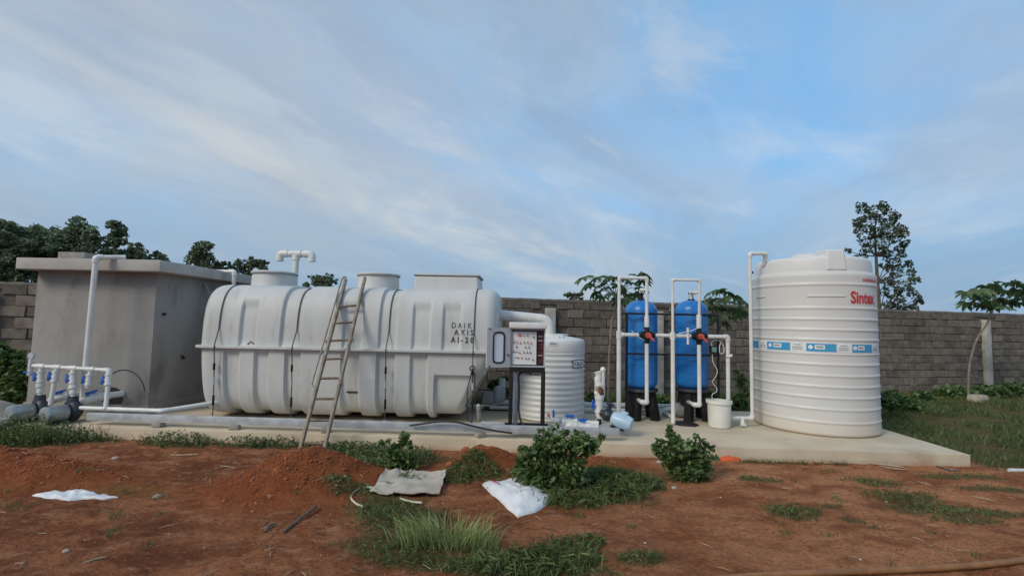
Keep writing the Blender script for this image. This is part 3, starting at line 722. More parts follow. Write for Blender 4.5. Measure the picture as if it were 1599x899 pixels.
# ------------------------------------------------------------------ ladder
def build_ladder():
    bl, br = gp(465, 703), gp(503, 700); bl.y = br.y = 5.95
    bl = Vector((at(465, 703, 5.95).x, 5.95, gh(bl.x, 5.95)-.03)); br = Vector((at(503, 700, 5.95).x, 5.95, gh(br.x, 5.95)-.03))
    tl, tr = at(540, 436, 7.42), at(570, 433, 7.42)
    t = thing('ladder', 'dusty brown single ladder leaning against the grey fibreglass tank', 'ladder', (bl+br)/2)
    ax = (tl-bl).normalized(); xd = (tr-tl).normalized(); nd = xd.cross(ax).normalized()
    def rail(a, b):
        m = MB(); z = (b-a).normalized(); y = nd; x = y.cross(z).normalized(); rot = Matrix((x, y, z)).transposed()
        m.box((a+b)/2, (.036, .058, (b-a).length), rot=rot); return m
    rail(bl, tl).build('rail', 'ladder', t, bevel=.008); rail(br, tr).build('rail', 'ladder', t, bevel=.008)
    for k in range(8):
        u = .075+k*.1055; a = bl.lerp(tl, u); b = br.lerp(tr, u); MB().tube([a, b], .017, 10).build('rung', 'rung', t)
    # extension rod with hooked top on the left
    off = xd*-.075+nd*.0
    p = [bl.lerp(tl, .34)+off*.25, bl.lerp(tl, .36)+off*1.1, bl.lerp(tl, .60)+off, bl.lerp(tl, .97)+off*.9]
    hook = [tl+ax*.02-xd*.06, tl+ax*.06-xd*.03, tl+ax*.03, tl-ax*.04]
    MB().tube(fillet(p+hook, .05, 4), .011, 8).build('side_rod', 'ladder_rod', t)
    for s, u in ((br.lerp(tr, .60), 0), (br.lerp(tr, .36), 1), (bl.lerp(tl, .60)-xd*.05, 2)):
        MB().box(s+xd*.02, (.05, .03, .05)).build('rail_clamp', 'ladder_rod', t, bevel=.006)
build_ladder()
# ------------------------------------------------------------------ galvanised rails on the slab edge
def channel(x0, x1, dy, z0, h, w, label, name='channel_rail'):
    a = Vector((x0, slab_front(x0)+dy, z0)); b = Vector((x1, slab_front(x1)+dy, z0)); d = (b-a).normalized(); nrm = Vector((-d.y, d.x, 0))
    pr = [(0, 0), (w, 0), (w, .012), (.012, .012), (.012, h-.012), (w, h-.012), (w, h), (0, h)]
    return a, b, [a+nrm*u+Vector((0, 0, v)) for u, v in pr], b-a
def build_rails():
    a, b, poly, ext = channel(-6.02, 1.32, .10, .225, .10, .06, '')
    m = MB().prism(poly, ext)
    onemesh('channel_rail', m, 'galv', 'long galvanised steel channel lying along the front edge of the slab', 'rail', a, bevel=.004)
    a, b, poly, ext = channel(-.55, 1.32, .50, .215, .07, .05, '')
    onemesh('channel_rail', MB().prism(poly, ext), 'galv', 'shorter steel channel behind the front rail under the cabinet stand', 'rail', a, bevel=.004)
    for k, (px, lab) in enumerate(((236, 'small concrete spacer under the rail, right of the left pumps'), (368, 'small concrete spacer under the rail below the left end of the tank'), (505, 'small concrete spacer under the rail behind the ladder'), (752, 'small concrete spacer under the rail left of the cabinet stand'))):
        p = on(px, 665 if k < 2 else 672, .2); y = slab_front(p.x)+.10
        onemesh('concrete_spacer', MB().box((p.x, y+.02, .193), (.13, .12, .062), rz=.2*k, taper=.9), 'concrete', lab, 'concrete block', (p.x, y, .16), 'concrete spacers under the rail', bevel=.012)
    # slack black cable over the rail
    pts = [at(640, 664, 6.50), at(668, 660, 6.49), at(690, 656.5, 6.47), at(712, 658, 6.46), at(735, 664, 6.45), at(765, 671, 6.44), at(800, 676, 6.44)]
    onemesh('cable', MB().tube(fillet(pts, .2, 4), .013, 8), 'rubber', 'slack black cable draped over the galvanised rail below the tank', 'cable', pts[0])
    # white pipe lying on the rail
    z = .36; p0 = Vector((-6.30, 6.84, z)); p1 = Vector((-5.05, 6.80, z-.005)); p2 = Vector((-4.45, 7.28, .43)); p3 = Vector((-4.55, 7.9, .43))
    t = thing('floor_pipe', 'white pipe lying behind the rail from the pumps to the tank', 'pipe', p0)
    pvc([p0, p1, p2, p3], .030, t, fit=1.15)
build_rails()
# ------------------------------------------------------------------ left pump set
def pump_proto(label, cat, mm, hs=1.0, ribbed=True):
    """motor along -x, volute at origin end; base at z=0"""
    t = thing('water_pump', label, cat)
    mo = MB().lathe([(.02, 0), (.10, .002), (.125, .012), (.132, .05), (.134, .06), (.134, .36), (.130, .37), (.116, .40), (.09, .412), (.02, .415)], (-.50, 0, .165), 36, (1, 0, 0)).build('motor', mm, t, local=True)
    for k in range(18 if ribbed else 0):
        a = 2*PI*k/18; c = Vector((-.30, .137*math.cos(a), .165+.137*math.sin(a)))
        MB().box(c, (.22, .006, .012), rot=Matrix.Rotation(a-PI/2, 3, 'X')).build('cooling_fin', mm, mo, local=True)
    if ribbed: MB().box((-.30, -.05, .315), (.13, .10, .07)).build('terminal_box', mm, t, local=True, bevel=.012)
    MB().lathe([(q*hs, z) for q, z in ((.06, -.09), (.12, -.085), (.150, -.05), (.158, 0), (.150, .05), (.11, .09), (.08, .10), (.08, .15), (.05, .152))], (-.0, 0, .18), 28, (1, 0, 0)).tube([(0, 0, .28), (0, 0, .40)], [.075*hs*hs, .062*hs*hs], 16).build('pump_head', 'navy', t, local=True)
    MB().lathe([(.085, 0), (.085, .03)], (0, 0, .385), 8, (0, 0, 1)).build('outlet_flange', 'navy', t, local=True)
    MB().box((-.26, 0, .02), (.26, .20, .03)).box((-.20, 0, .045), (.03, .16, .05)).box((-.36, 0, .045), (.03, .16, .05)).build('foot', 'navy', t, local=True)
    return t
def build_left_pumps():
    Y = 6.93
    zb = .162
    h1, h2 = at(62, 628, 6.90), at(113, 633, 6.86)
    p1 = pump_proto('grey water pump at the far left, nearest the vine covered wall', 'pump', 'motor', 1.18, False)
    p1['group'] = 'grey pumps at the cement chamber'
    p2 = copy_tree(p1); p2['label'] = 'grey water pump between the first pump and the rail end'
    for p, h, a in ((p1, h1, 1.22), (p2, h2, 1.30)):
        p.location = (h.x, h.y, zb); p.rotation_euler = (0, 0, a); p.scale = (.68, .86, .86)
    # discharge manifold
    t = thing('pipe_manifold', 'white pipe manifold with blue valve handles above the two left pumps', 'pipework', (h1.x, Y, .16)); r = .030
    L_, R_ = at(52, 571, Y), at(171, 578, Y); zt = (L_.z+R_.z)/2
    def X(px, py): return at(px, py, Y).x
    foot = at(164, 648, Y-.12)
    MB().tube([L_, R_], r, 14).build('pipe', 'pvc', t)
    for px, kind in ((64, 'pump'), (89, 'long'), (114, 'pump'), (142, 'stub'), (171, 'end')):
        top = Vector((X(px, 575), Y, L_.z+(R_.z-L_.z)*((px-52)/119)))
        sock(top, (1, 0, 0), r*1.3, .12, t, name='tee') if kind != 'end' else None
        if kind == 'pump': bot = Vector((h1.x if px < 90 else h2.x, (h1.y if px < 90 else h2.y), .49))
        elif kind == 'long': bot = Vector((X(83, 630), Y-.04, .38))
        elif kind == 'stub': bot = top+Vector((0, -.02, -.24))
        else: bot = Vector((foot.x, Y-.12, .36))
        MB().tube([top, bot], r*.96, 14).build('pipe', 'pvc', t)
        if kind == 'end': MB().tube(fillet([top+Vector((-.09, 0, 0)), top, top.lerp(bot, .13)], .05), r*1.3, 14).build('elbow', 'pvc', t)
        d = (bot-top).normalized()
        f = {'pump': .34, 'long': .24, 'stub': .62, 'end': .25}[kind]
        vp = top.lerp(bot, f)
        ball_valve(vp, d, r*1.05, (-1, -.35, 0), t, .13 if kind != 'stub' else .11)
        if kind == 'pump':
            for k, s in enumerate((.62, .80)): sock(top.lerp(bot, s), d, r*(1.75 if k == 0 else 1.4), .055, t, name='union')
        if kind == 'stub': sock(bot, d, r*1.05, .05, t)
    # left end: gauge branch
    g0 = L_+Vector((-.04, 0, 0)); MB().tube([g0+Vector((0, 0, -.14)), g0+Vector((0, 0, .10))], .03, 12).build('pipe', 'pvc', t)
    MB().tube([g0, L_], .022, 10).build('handle', 'blue', t); sock(g0+Vector((0, 0, -.10)), (0, 0, 1), .036, .05, t)
    MB().box(g0+Vector((-.03, -.03, -.09)), (.07, .02, .025)).build('handle', 'blue', t, bevel=.005)
    MB().lathe([(.045, -.016), (.048, 0), (.045, .016)], g0+Vector((0, 0, .145)), 18, (0, 1, 0)).build('gauge', 'galv', t)
    # suction pipes out of the chamber
    s = thing('suction_pipe', 'stubby white suction pipe with blue valve behind the second pump', 'pipe', at(95, 622, 7.1), 'suction pipes at the cement chamber')
    a, b = at(70, 628, 7.05), at(106, 618, 7.18); pvc([a, b, b+Vector((0, .25, 0))], .042, s); ball_valve(a.lerp(b, .65), b-a, .042, (0, -.15, 1), s, .15)
    s = thing('suction_pipe', 'stubby white suction pipe with blue valve entering the round hole', 'pipe', at(145, 622, 7.1), 'suction pipes at the cement chamber')
    a, b = at(125, 628, 7.0), at(160, 618, 7.2); pvc([a+Vector((0, 0, -.18)), a, b, b+Vector((.1, .25, 0))], .045, s); ball_valve(a.lerp(b, .5), b-a, .045, (0, -.15, 1), s, .15)
build_left_pumps()
# ------------------------------------------------------------------ control cabinet
def build_cabinet():
    Y = 6.60; a = at(796, 572, Y); b = at(851, 574, Y); x0, x1 = a.x, b.x; z0 = (a.z+b.z)/2; z1 = at(824, 513, Y).z; dep = .22
    t = thing('control_cabinet', 'grey electrical control cabinet with open windowed door on black stand', 'cabinet', ((x0+x1)/2, Y, .16))
    W = x1-x0; cx = (x0+x1)/2; cz = (z0+z1)/2; H = z1-z0; th = .018
    m = MB(); m.box((cx, Y+dep-th/2, cz), (W, th, H)).box((x0+th/2, Y+dep/2-th/2, cz), (th, dep-th, H)).box((x1-th/2, Y+dep/2-th/2, cz), (th, dep-th, H))
    m.box((cx, Y+dep/2-th/2, z1-th/2), (W-2*th, dep-th, th)).box((cx, Y+dep/2-th/2, z0+th/2), (W-2*th, dep-th, th))
    m.build('case', 'cabinet', t)
    MB().box((cx, Y+dep/2-.02, z1+.045), (W+.035, dep+.10, .085)).build('rain_hood', 'cabinet_white', t, bevel=.018)
    pw = W*.70; px0 = x0+th+.006; pcx = px0+pw/2
    pn = MB().box((pcx, Y+.035, cz-.005), (pw, .008, H-.075)).build('inner_panel', 'panel', t)
    MB().box((x0+W*.855, Y+.12, cz), (W*.20, .10, H-.09)).build('wiring', 'maroon', t)
    for k, (zf, c) in enumerate(((.80, 'greyink'), (.69, 'greyink'), (.47, 'maroon'), (.30, 'greyink'))):
        MB().box((x0+W*.86, Y+.058, z0+H*zf), (W*.13, .02, .018), rz=.1*k).build('terminal', c, t)
    bz0, bh = z0+.04, H-.08
    dots = [(.27, .88, 'red'), (.34, .88, 'red'), (.45, .88, 'yellow'), (.62, .88, 'violet'), (.89, .83, 'black'),
            (.09, .66, 'black'), (.20, .66, 'red'), (.34, .64, 'red'), (.50, .66, 'black'), (.64, .66, 'red'), (.78, .63, 'red'),
            (.19, .52, 'black'), (.56, .51, 'black'), (.70, .51, 'black'),
            (.08, .37, 'black'), (.19, .37, 'red'), (.32, .34, 'red'), (.49, .35, 'black'), (.63, .35, 'black'), (.76, .35, 'black'),
            (.14, .21, 'teal'), (.26, .19, 'black'), (.40, .18, 'red'), (.57, .17, 'black'), (.69, .17, 'black'), (.87, .13, 'black')]
    for u, v, c in dots:
        p = Vector((px0+pw*u, Y+.031, bz0+bh*v)); MB().lathe([(.009, 0), (.009, .012), (.007, .018)], p, 12, (0, -1, 0)).build('button', c, pn)
        if c in ('black', 'red') and u not in (.26, .57, .69): MB().box(p+Vector((0, -.0005, .021)), (.018, .003, .006)).build('button_label', 'greyink', pn)
    # door, hinged on the left edge
    al = math.radians(24); dw = .335; d = Vector((-math.cos(al), -math.sin(al)*1.0, 0)); hp = Vector((x0-.003, Y-.004, cz))
    nrm = Vector((-d.y, d.x, 0)); rot = Matrix((d, nrm, Vector((0, 0, 1)))).transposed(); H2 = H+.01
    def dp(u, v, w=0.0): return hp+d*u+Vector((0, 0, v))+nrm*w
    dm = MB(); ox0, ox1, oz = .085, .245, .205
    for (ua, ub, va, vb) in ((0, ox0, -H2/2, H2/2), (ox1, dw, -H2/2, H2/2), (ox0, ox1, oz, H2/2), (ox0, ox1, -H2/2, -oz)):
        dm.box(dp((ua+ub)/2, (va+vb)/2), (ub-ua, .022, vb-va), rot=rot)
    door = dm.build('door', 'cabinet', t)
    fr = []
    rr = .055
    for cu, cv, a0 in ((ox1-rr, oz-rr, 0), (ox0+rr, oz-rr, PI/2), (ox0+rr, -oz+rr, PI), (ox1-rr, -oz+rr, 1.5*PI)):
        for k in range(6): a_ = a0+k*PI/10; fr.append(dp(cu+rr*math.cos(a_), cv+rr*math.sin(a_), .004))
    MB().tube(fr+fr[:2], .0145, 8, cap=False).build('window_seal', 'rubber', door)
    gl = [dp(u, v, w) for w in (-.003, .003) for u, v in ((ox0, -oz), (ox1, -oz), (ox1, oz), (ox0, oz))]
    MB().add(gl, [(3, 2, 1, 0), (4, 5, 6, 7), (0, 1, 5, 4), (1, 2, 6, 5), (2, 3, 7, 6), (3, 0, 4, 7)]).build('window_pane', 'glass', door)
    MB().box(dp(dw-.006, 0, -.012), (.012, .03, H2), rot=rot).build('door_edge', 'cabinet_white', door)
    for v in (-.25, .25): MB().lathe([(.010, 0), (.010, .01)], dp(dw-.035, v, .010), 8, nrm).build('door_screw', 'black', door)
    MB().lathe([(.012, 0), (.012, .02)], dp(.03, -.1, .011), 8, nrm).build('door_lock', 'black', door)
    # stand
    lz = .29
    for x in (x0+.018, x1-.018):
        for y in (Y+.02, Y+dep-.02): MB().box((x, y, (z0+lz)/2-.03), (.050, .045, z0-lz-.05)).build('leg', 'black', t, bevel=.003)
    MB().box((cx, Y+.015, z0-.034), (W+.002, .05, .066)).build('cross_bar', 'black', t); MB().box((cx, Y+dep-.02, z0-.032), (W-.08, .03, .05)).build('cross_bar', 'black', t)
    for y in (Y+.02, Y+dep-.02): MB().box((cx, y, lz+.0), (W+.12, .05, .035)).build('foot_bar', 'black', t, bevel=.003)
    MB().box((cx, Y+dep-.05, z0-.10), (W-.06, .012, .07)).build('gland_plate', 'galv', t)
    MB().box((x0+.085, Y+.12, (z0+lz)/2-.04), (.07, .035, z0-lz-.12)).build('cable_tray', 'galv', t, bevel=.003)
    k = [Vector((x0+.15, Y+.10, z0-.09)), Vector((x0+.12, Y+.08, z0-.12)), Vector((x0+.135, Y+.08, .75)), Vector((x0+.13, Y+.08, .50)), Vector((x0+.16, Y+.05, .36)), Vector((x0+.21, Y+.02, .31))]
    MB().tube(fillet(k, .06, 4), .014, 8).build('cable', 'rubber', t)
    k = [Vector((x0+.14, Y+.06, z0-.085)), Vector((x0+.24, Y+.05, z0-.07)), Vector((x0+.30, Y+.06, z0-.10))]
    MB().tube(fillet(k, .06, 4), .010, 8).build('cable', 'rubber', t)
build_cabinet()
# ------------------------------------------------------------------ mid white tank and its inlet pipe
def build_midtank():
    c = Vector((.49, 8.12, .16)); R = .578
    t = thing('ribbed_tank', 'medium white ribbed plastic tank behind the control cabinet', 'tank', c)
    pr = [(R-.03, .0), (R-.004, .03)]; z = .05; p = .0875
    while z < 1.04:
        for u in np.linspace(0, 1, 7)[:-1]: pr.append((R-.008+.008*math.cos(2*PI*u-PI), z+p*u))
        z += p
    pr += [(R-.004, 1.08), (R+.002, 1.10), (R-.002, 1.20), (R-.008, 1.255), (R-.035, 1.285), (R-.2, 1.31), (.30, 1.325), (.29, 1.36), (.05, 1.37)]
    MB().lathe(pr, c, 72).build('body', 'poly', t, angle=60)
    def cyl(px, py, rad=R+.001):
        r_ = ray(px, py); A = r_.x**2+r_.y**2; o_ = cP-c; B = r_.x*o_.x+r_.y*o_.y; K = o_.x**2+o_.y**2-rad**2
        s = (-B-math.sqrt(max(0, B*B-A*K)))/A; p = cP+r_*s; return math.atan2(p.x-c.x, -(p.y-c.y)), p.z
    def label(px0, py0, px1, py1, m, rad):
        a0, zt = cyl(px0, py0); a1, zb = cyl(px1, py1); V = []
        for k in range(5):
            a = a0+(a1-a0)*k/4; V += [(c.x+rad*math.sin(a), c.y-rad*math.cos(a), zb), (c.x+rad*math.sin(a), c.y-rad*math.cos(a), zt)]
        return MB().add(V, [(2*k, 2*k+2, 2*k+3, 2*k+1) for k in range(4)])
    label(857, 533, 870, 539, 0, R+.007).build('label', 'paper', t); label(858.5, 534.5, 868.5, 537.5, 0, R+.011).build('label_print', 'greyink', t)
    label(894, 562, 910, 573, 0, R+.008).build('label', 'ink', t); label(895, 563.2, 909, 571.8, 0, R+.012).build('label', 'paper', t)
    for pa, ya, pb, yb in ((896.6, 564.6, 897.6, 570.6), (898.8, 564.6, 900.6, 565.6), (900.0, 565.4, 901.0, 570.2), (898.8, 569.6, 900.6, 570.6), (902.2, 565, 903.2, 570.6), (903.0, 569.6, 904.6, 570.6), (905.4, 564.6, 906.4, 570.6), (906.2, 564.6, 907.8, 565.6), (906.2, 567.2, 907.6, 568.2)):
        label(pa, ya, pb, yb, 0, R+.016).build('label_print', 'ink', t)
    MB().lathe([(.05, 0), (.05, .03), (.02, .045)], (c.x+.16, c.y-.33, c.z+1.30), 16).build('cap', 'poly', t); MB().lathe([(.03, 0), (.03, .05)], (c.x+.10, c.y-.40, c.z+1.28), 12).build('cap', 'poly', t)
    MB().lathe([(.02, 0), (.02, .03)], (c.x-.05, c.y-R-.02, c.z+.13), 10, (0, -1, 0)).build('tap', 'lever', t)
    # big overflow pipe
    Y = 7.95; a = at(776, 491, Y); b = at(858, 499, Y); d = Vector((b.x, b.y, 1.40)); r = .082
    q = thing('inlet_pipe', 'thick white pipe from the grey tank bending down into the ribbed tank', 'pipe', d)
    MB().tube(fillet([a+Vector((-.12, 0, .01)), b, d], .17, 10), r, 20).build('pipe', 'pvc', q)
    MB().tube([d+Vector((0, 0, .02)), d+Vector((0, 0, .13))], r*1.18, 20).build('socket', 'pvc', q); MB().tube([a-Vector((.06, 0, 0)), a+Vector((.03, 0, 0))], r*1.16, 20).build('socket', 'frp_dark', q)
    MB().tube([Vector((b.x, b.y, b.z-.22)), Vector((b.x, b.y, b.z-.31))], r*1.12, 20).build('socket', 'pvc', q)
build_midtank()
# ------------------------------------------------------------------ blower behind
def build_blower():
    p = on(768, 640, .16)
    t = thing('air_blower', 'dark grey air blower on the slab at the end of the tank', 'blower', p)
    MB().lathe([(.03, -.11), (.13, -.10), (.17, -.06), (.175, .06), (.13, .10), (.03, .11)], p+Vector((.12, .1, .24)), 26, (1, .2, 0)).build('fan_housing', 'cabinet', t)
    MB().box(p+Vector((-.07, .02, .22)), (.26, .22, .20), rz=.15, taper=.7).build('cover', 'greyink', t, bevel=.03)
    MB().tube([p+Vector((.1, .1, .08)), p+Vector((.34, .14, .08))], .10, 16).build('motor', 'navy', t)
    MB().box(p+Vector((.05, .1, .015)), (.4, .26, .03)).build('base', 'navy', t)
    MB().tube([p+Vector((.16, .2, .36)), p+Vector((.16, .25, .52))], .06, 14).build('silencer', 'paper', t)
    a, b = on(748, 656, .18), Vector((-.62, 7.25, .46))
    bm = MB().tube([a, b], .03, 4); onemesh('tie_bracket', bm, 'galv', 'slanting galvanised bracket at the lower right corner of the grey tank', 'bracket', a)
build_blower()
# ------------------------------------------------------------------ pump right of the cabinet + tape-wrapped riser
def build_mid_pump():
    h = on(944, 674, .20); 
    t = pump_proto('pale blue water pump tilted on the end of the steel rail', 'pump', 'motor_blue', .78); t.location = (h.x+.02, h.y+.05, .30); t.rotation_euler = (0, math.radians(-14), math.radians(152)); t.scale = (.72, .72, .72)
    Y = h.y+.06; r = .04
    q = thing('discharge_pipe', 'pair of white pipes with blue valves along the slab to the pale blue pump', 'pipework', (h.x, Y, .16))
    z = .42
    a = at(866, 652, Y+.1); b = at(935, 662, Y); c = at(890, 656, Y)
    pvc([a+Vector((-.03, .25, .02)), a+Vector((0, 0, -.05)), Vector((b.x, Y, a.z-.05))], r, q); ball_valve(Vector((c.x, Y+.05, a.z-.05)), (1, -.1, 0), r*1.05, (0, -.2, 1), q, .13)
    l0 = at(888, 664, Y-.06); l1 = at(934, 668, Y-.06)
    pvc([l0+Vector((0, 0, -.09)), l0, l1], r*1.1, q); ball_valve(l0.lerp(l1, .45), l1-l0, r*1.05, (0, -.2, 1), q, .13)
    e = at(872, 672, Y-.05); sock(l0+Vector((0, 0, -.10)), (0, 0, 1), .05, .07, q); sock(l0.lerp(l1, .75), (1, 0, 0), .055, .06, q, name='union')
    MB().tube([e+Vector((-.02, 0, .0)), e+Vector((.05, 0, .0))], .022, 8).build('plug', 'rubber', q)
    v = at(866, 650, Y); MB().box(v+Vector((-.02, -.06, .05)), (.03, .03, .10)).build('handle', 'blue', q, bevel=.005)
    # riser
    Y2 = 7.0; bt = at(938, 655, Y2); tp = at(936, 580, Y2)
    s = thing('riser_pipe', 'stout white wrapped riser pipe with brown tape and blue handle', 'pipe', Vector((bt.x, Y2, .16)))
    b0 = Vector((bt.x-.01, Y2, .30)); t0 = Vector((tp.x-.02, Y2, tp.z)); N_ = 22
    wr = MB()
    path = [b0.lerp(t0, k/N_)+Vector((.006*math.sin(k*1.3), 0, 0)) for k in range(N_+1)]
    wr.tube(path, [.050+.007*math.sin(k*2.1)+(.010 if 9 < k < 18 else 0) for k in range(N_+1)], 14).build('pipe', 'pvc', s)
    sp = b0.lerp(t0, .52); MB().tube([sp+Vector((.055, 0, 0)), Vector((sp.x+.055, Y2, t0.z+.0))], .030, 12).build('pipe', 'pvc', s)
    MB().lathe([(.01, -.04), (.03, -.03), (.042, 0), (.03, .03), (.01, .04)], (sp.x+.055, Y2, t0.z+.03), 16).build('air_valve', 'pvc', s)
    for u in (.60, .66): q0 = b0.lerp(t0, u); MB().tube([q0+Vector((-.01, 0, -.01)), q0+Vector((.03, 0, .03))], .074, 14).build('tape', 'tape', s)
    vp = b0.lerp(t0, .36); ball_valve(vp, (0, 0, 1), .045, (-1, -.4, 0), s, .14)
    MB().tube([b0+Vector((-.02, -.05, -.12)), b0+Vector((-.02, -.05, .06))], .03, 10).build('plug', 'rubber', s)
build_mid_pump()
def slab_pipes():
    Y = 8.55
    t = thing('ground_pipe', 'two white pipes running low along the slab behind the ribbed tank', 'pipework', at(900, 630, Y))
    for k, (ya, r) in enumerate(((631, .042), (638, .034))):
        a = at(765, ya-2, Y); b = at(1100, ya+3, Y); zc = (a.z+b.z)/2; MB().tube([(a.x, Y-.06*k, zc), (b.x, Y-.06*k, zc)], r, 12).build('pipe', 'pvc', t)
    for X in (-.1, 1.5, 2.8): MB().box((X, Y-.03, .19), (.10, .14, .06)).build('support', 'concrete', t)
    for a, b, lab in (((941, 640), (966, 652), 'short white pipe slanting from the riser to the first filter loop'), ((1021, 633), (1048, 650), 'short white pipe slanting between the two blue filters'), ):
        p0 = on(a[0], a[1], .24); p1 = on(b[0], b[1], .20)
        onemesh('slanting_pipe', MB().tube([p0, p1], .030, 12), 'pvc', lab, 'pipe', p0, 'slanting pipes on the slab')
slab_pipes()
# ------------------------------------------------------------------ blue filter vessels
def build_filters():
    specs = ((1001, 8.12, 'blue pressure filter vessel on the left, with white paper sticker', 1), (1080, 8.16, 'blue pressure filter vessel on the right, nearer the bucket', 0))
    for px, Y, lab, stick in specs:
        c = at(px, 560, Y); R = .265; zb = at(px, 613, Y-R).z; zt = at(px, 468.5, Y).z
        t = thing('filter_vessel', lab, 'filter', (c.x, Y, .16), 'blue pressure filter vessels')
        H = zt-zb; pr = []
        for k in range(9): a = PI/2*k/8; pr.append((R*math.sin(a)*.999+.001, zb+.16-.16*math.cos(a)))
        for k in range(1, 13): a = PI/2*k/12; pr.append((max(.03, R*math.cos(a)**.85), zt-.20+.20*math.sin(a)))
        MB().lathe(pr, (c.x, Y, 0), 48).build('vessel', 'vessel', t, angle=60)
        MB().lathe([(R+.006, zb+.0), (R+.012, zb+.01), (R+.004, zb+.05), (R*.9, zb+.05)], (c.x, Y, 0), 48).build('skirt', 'navy', t)
        nk = MB().lathe([(.062, zt-.02), (.060, zt+.01), (.034, zt+.03), (.032, zt+.09), (.05, zt+.095), (.05, zt+.12)], (c.x, Y, 0), 20).build('neck', 'black', t)
        st = MB()
        for a in (-.55, .9, 2.2, 3.75):
            d = Vector((math.sin(a), -math.cos(a), 0)); p0 = Vector((c.x, Y, 0))+d*.17; p1 = Vector((c.x, Y, 0))+d*.25
            MB().tube([(p1.x, p1.y, .16), (p0.x, p0.y, zb+.03)], [.085, .07], 4).build('leg', 'black', t)
        MB().lathe([(.20, .42), (.22, zb-.01), (.25, zb+.02)], (c.x, Y, 0), 24).build('stand_ring', 'black', t)
        if stick:
            V = []
            for k in range(5):
                a = -.10+.36*k/4
                for z in (1.46, 1.62): V.append((c.x+(R+.003)*math.sin(a), Y-(R+.003)*math.cos(a), z))
            MB().add(V, [(2*k, 2*k+2, 2*k+3, 2*k+1) for k in range(4)]).build('sticker', 'paper', t)
    # black frame in front
    Y = 7.78; t = thing('filter_rack', 'black steel frame of posts and bars around the blue filters', 'frame', (at(978, 650, Y).x, Y, .16))
    xl, xr, xm = at(978.5, 560, Y).x, at(1121.5, 560, Y).x, at(1106, 560, Y).x
    zt = at(1040, 490.5, Y).z; zm = at(1050, 553.5, Y).z; zr = zt-.02
    MB().box((xl, Y, (zt+.16)/2), (.038, .038, zt-.16)).build('post', 'black', t, bevel=.003)
    MB().box((xr, Y, (zr+.16)/2), (.032, .032, zr-.16)).build('post', 'black', t, bevel=.003)
    MB().box(((xl+xr)/2, Y, zt), (xr-xl+.03, .032, .032)).build('bar', 'black', t, bevel=.003); MB().box(((xl+xr)/2, Y, zm), (xr-xl-.03, .03, .03)).build('bar', 'black', t, bevel=.003)
    for x in (xl, xr):
        MB().box((x, 8.5, (zt+.16)/2), (.032, .032, zt-.16)).build('post', 'black', t); MB().box((x, 8.14, zt), (.03, .68, .03)).build('bar', 'black', t)
    MB().box((xl+.02, Y-.01, .175), (.16, .10, .03)).build('foot_plate', 'black', t, bevel=.004)
    # white pipework with two red-handled valves
    Y = 7.66; r = .031
    q = thing('filter_pipework', 'white pipe loops with two red lever valves in front of the blue filters', 'pipework', (at(967, 648, Y).x, Y, .16))
    def p(px, py): return at(px, py, Y)
    zc = p(1050, 524).z; zl1 = p(990, 434).z; zl2 = p(1070, 437.5).z
    x1, x2, x3, x4, x5 = p(966.5, 540).x, p(1010, 530).x, p(1049, 540).x, p(1091.5, 530).x, p(1137, 570).x
    V_ = lambda x, z, y=Y: Vector((x, y, z))
    pvc([V_(x1, .20), V_(x1, zl1), V_(x2, zl1), V_(x2, zc+.11)], r*.82, q)
    pvc([V_(x3, .20, Y-.05), V_(x3, zl2, Y-.05), V_(x4, zl2, Y-.05), V_(x4, zc+.11, Y)], r*.66, q)
    MB().tube([V_(x3, .20, Y-.05), V_(x3, zc, Y-.05)], r*1.05, 14).build('pipe', 'pvc', q); MB().tube([V_(x1, .20), V_(x1, zc)], r*1.15, 14).build('pipe', 'pvc', q)
    MB().tube([V_(x4, zc+.1), V_(x4, zc+.34)], r*1.2, 14).build('pipe', 'pvc', q); MB().tube([V_(x2, zc+.1), V_(x2, zc+.30)], r*1.2, 14).build('pipe', 'pvc', q)
    pvc([V_(x1, zc), V_(x2-.10, zc)], r, q, ends=(True, False)); MB().tube([V_(x2+.1, zc), V_(x4-.1, zc)], r, 14).build('pipe', 'pvc', q)
    pvc([V_(x4+.1, zc), V_(x5, zc), V_(x5-.005, .56)], r, q)
    xm = (x3+x4)/2+.03; MB().tube([V_(xm, zc-.13, Y-.03), V_(xm, zc+.13, Y-.03)], .020, 10).build('flow_meter', 'pvc', q)
    sock(V_(x3, zc, Y-.04), (0, 0, 1), r*1.4, .11, q, name='tee'); sock(V_(x1, zc), (0, 0, 1), r*1.4, .12, q, name='tee')
    for x, py, px in ((x2, 628, 1003), (x4, 632, 1084)):
        low = at(px, py, Y).z; Yt = 7.95
        v = MB().box(V_(x, zc), (.14, .13, .13)).tube([V_(x, zc-.13), V_(x, zc+.13)], .042, 14).tube([V_(x-.13, zc), V_(x+.13, zc)], .042, 14).build('multiport_valve', 'black', q, bevel=.012)
        MB().tube([V_(x, zc, Y-.06), V_(x, zc, Y-.11)], .045, 16).build('valve_cap', 'lever', v)
        MB().tube([V_(x-.02, zc+.02, Y-.12), V_(x+.075, zc-.085, Y-.14)], [.022, .017], 8).build('lever', 'lever', v)
        pvc([V_(x, zc-.12), V_(x, low), V_(x-.07, low, Y+.02), V_(x-.07, low, Yt)], r, q)
        # link from the vessel neck to the loop
        nz_ = at(1001, 452, Y).z if x == x2 else at(1080, 456, Y).z
        vx = at(1001 if x == x2 else 1080, 560, 8.12).x
        pvc([V_(x, nz_), V_(x-.05, nz_, Y+.1), Vector((vx, 8.13, nz_+.03)), Vector((vx, 8.13, nz_-.17))], .024, q)
    sock(V_(x5+.01, zc-.30, Y-.02), (1, 0, .3), .022, .09, q, name='sample_tap')
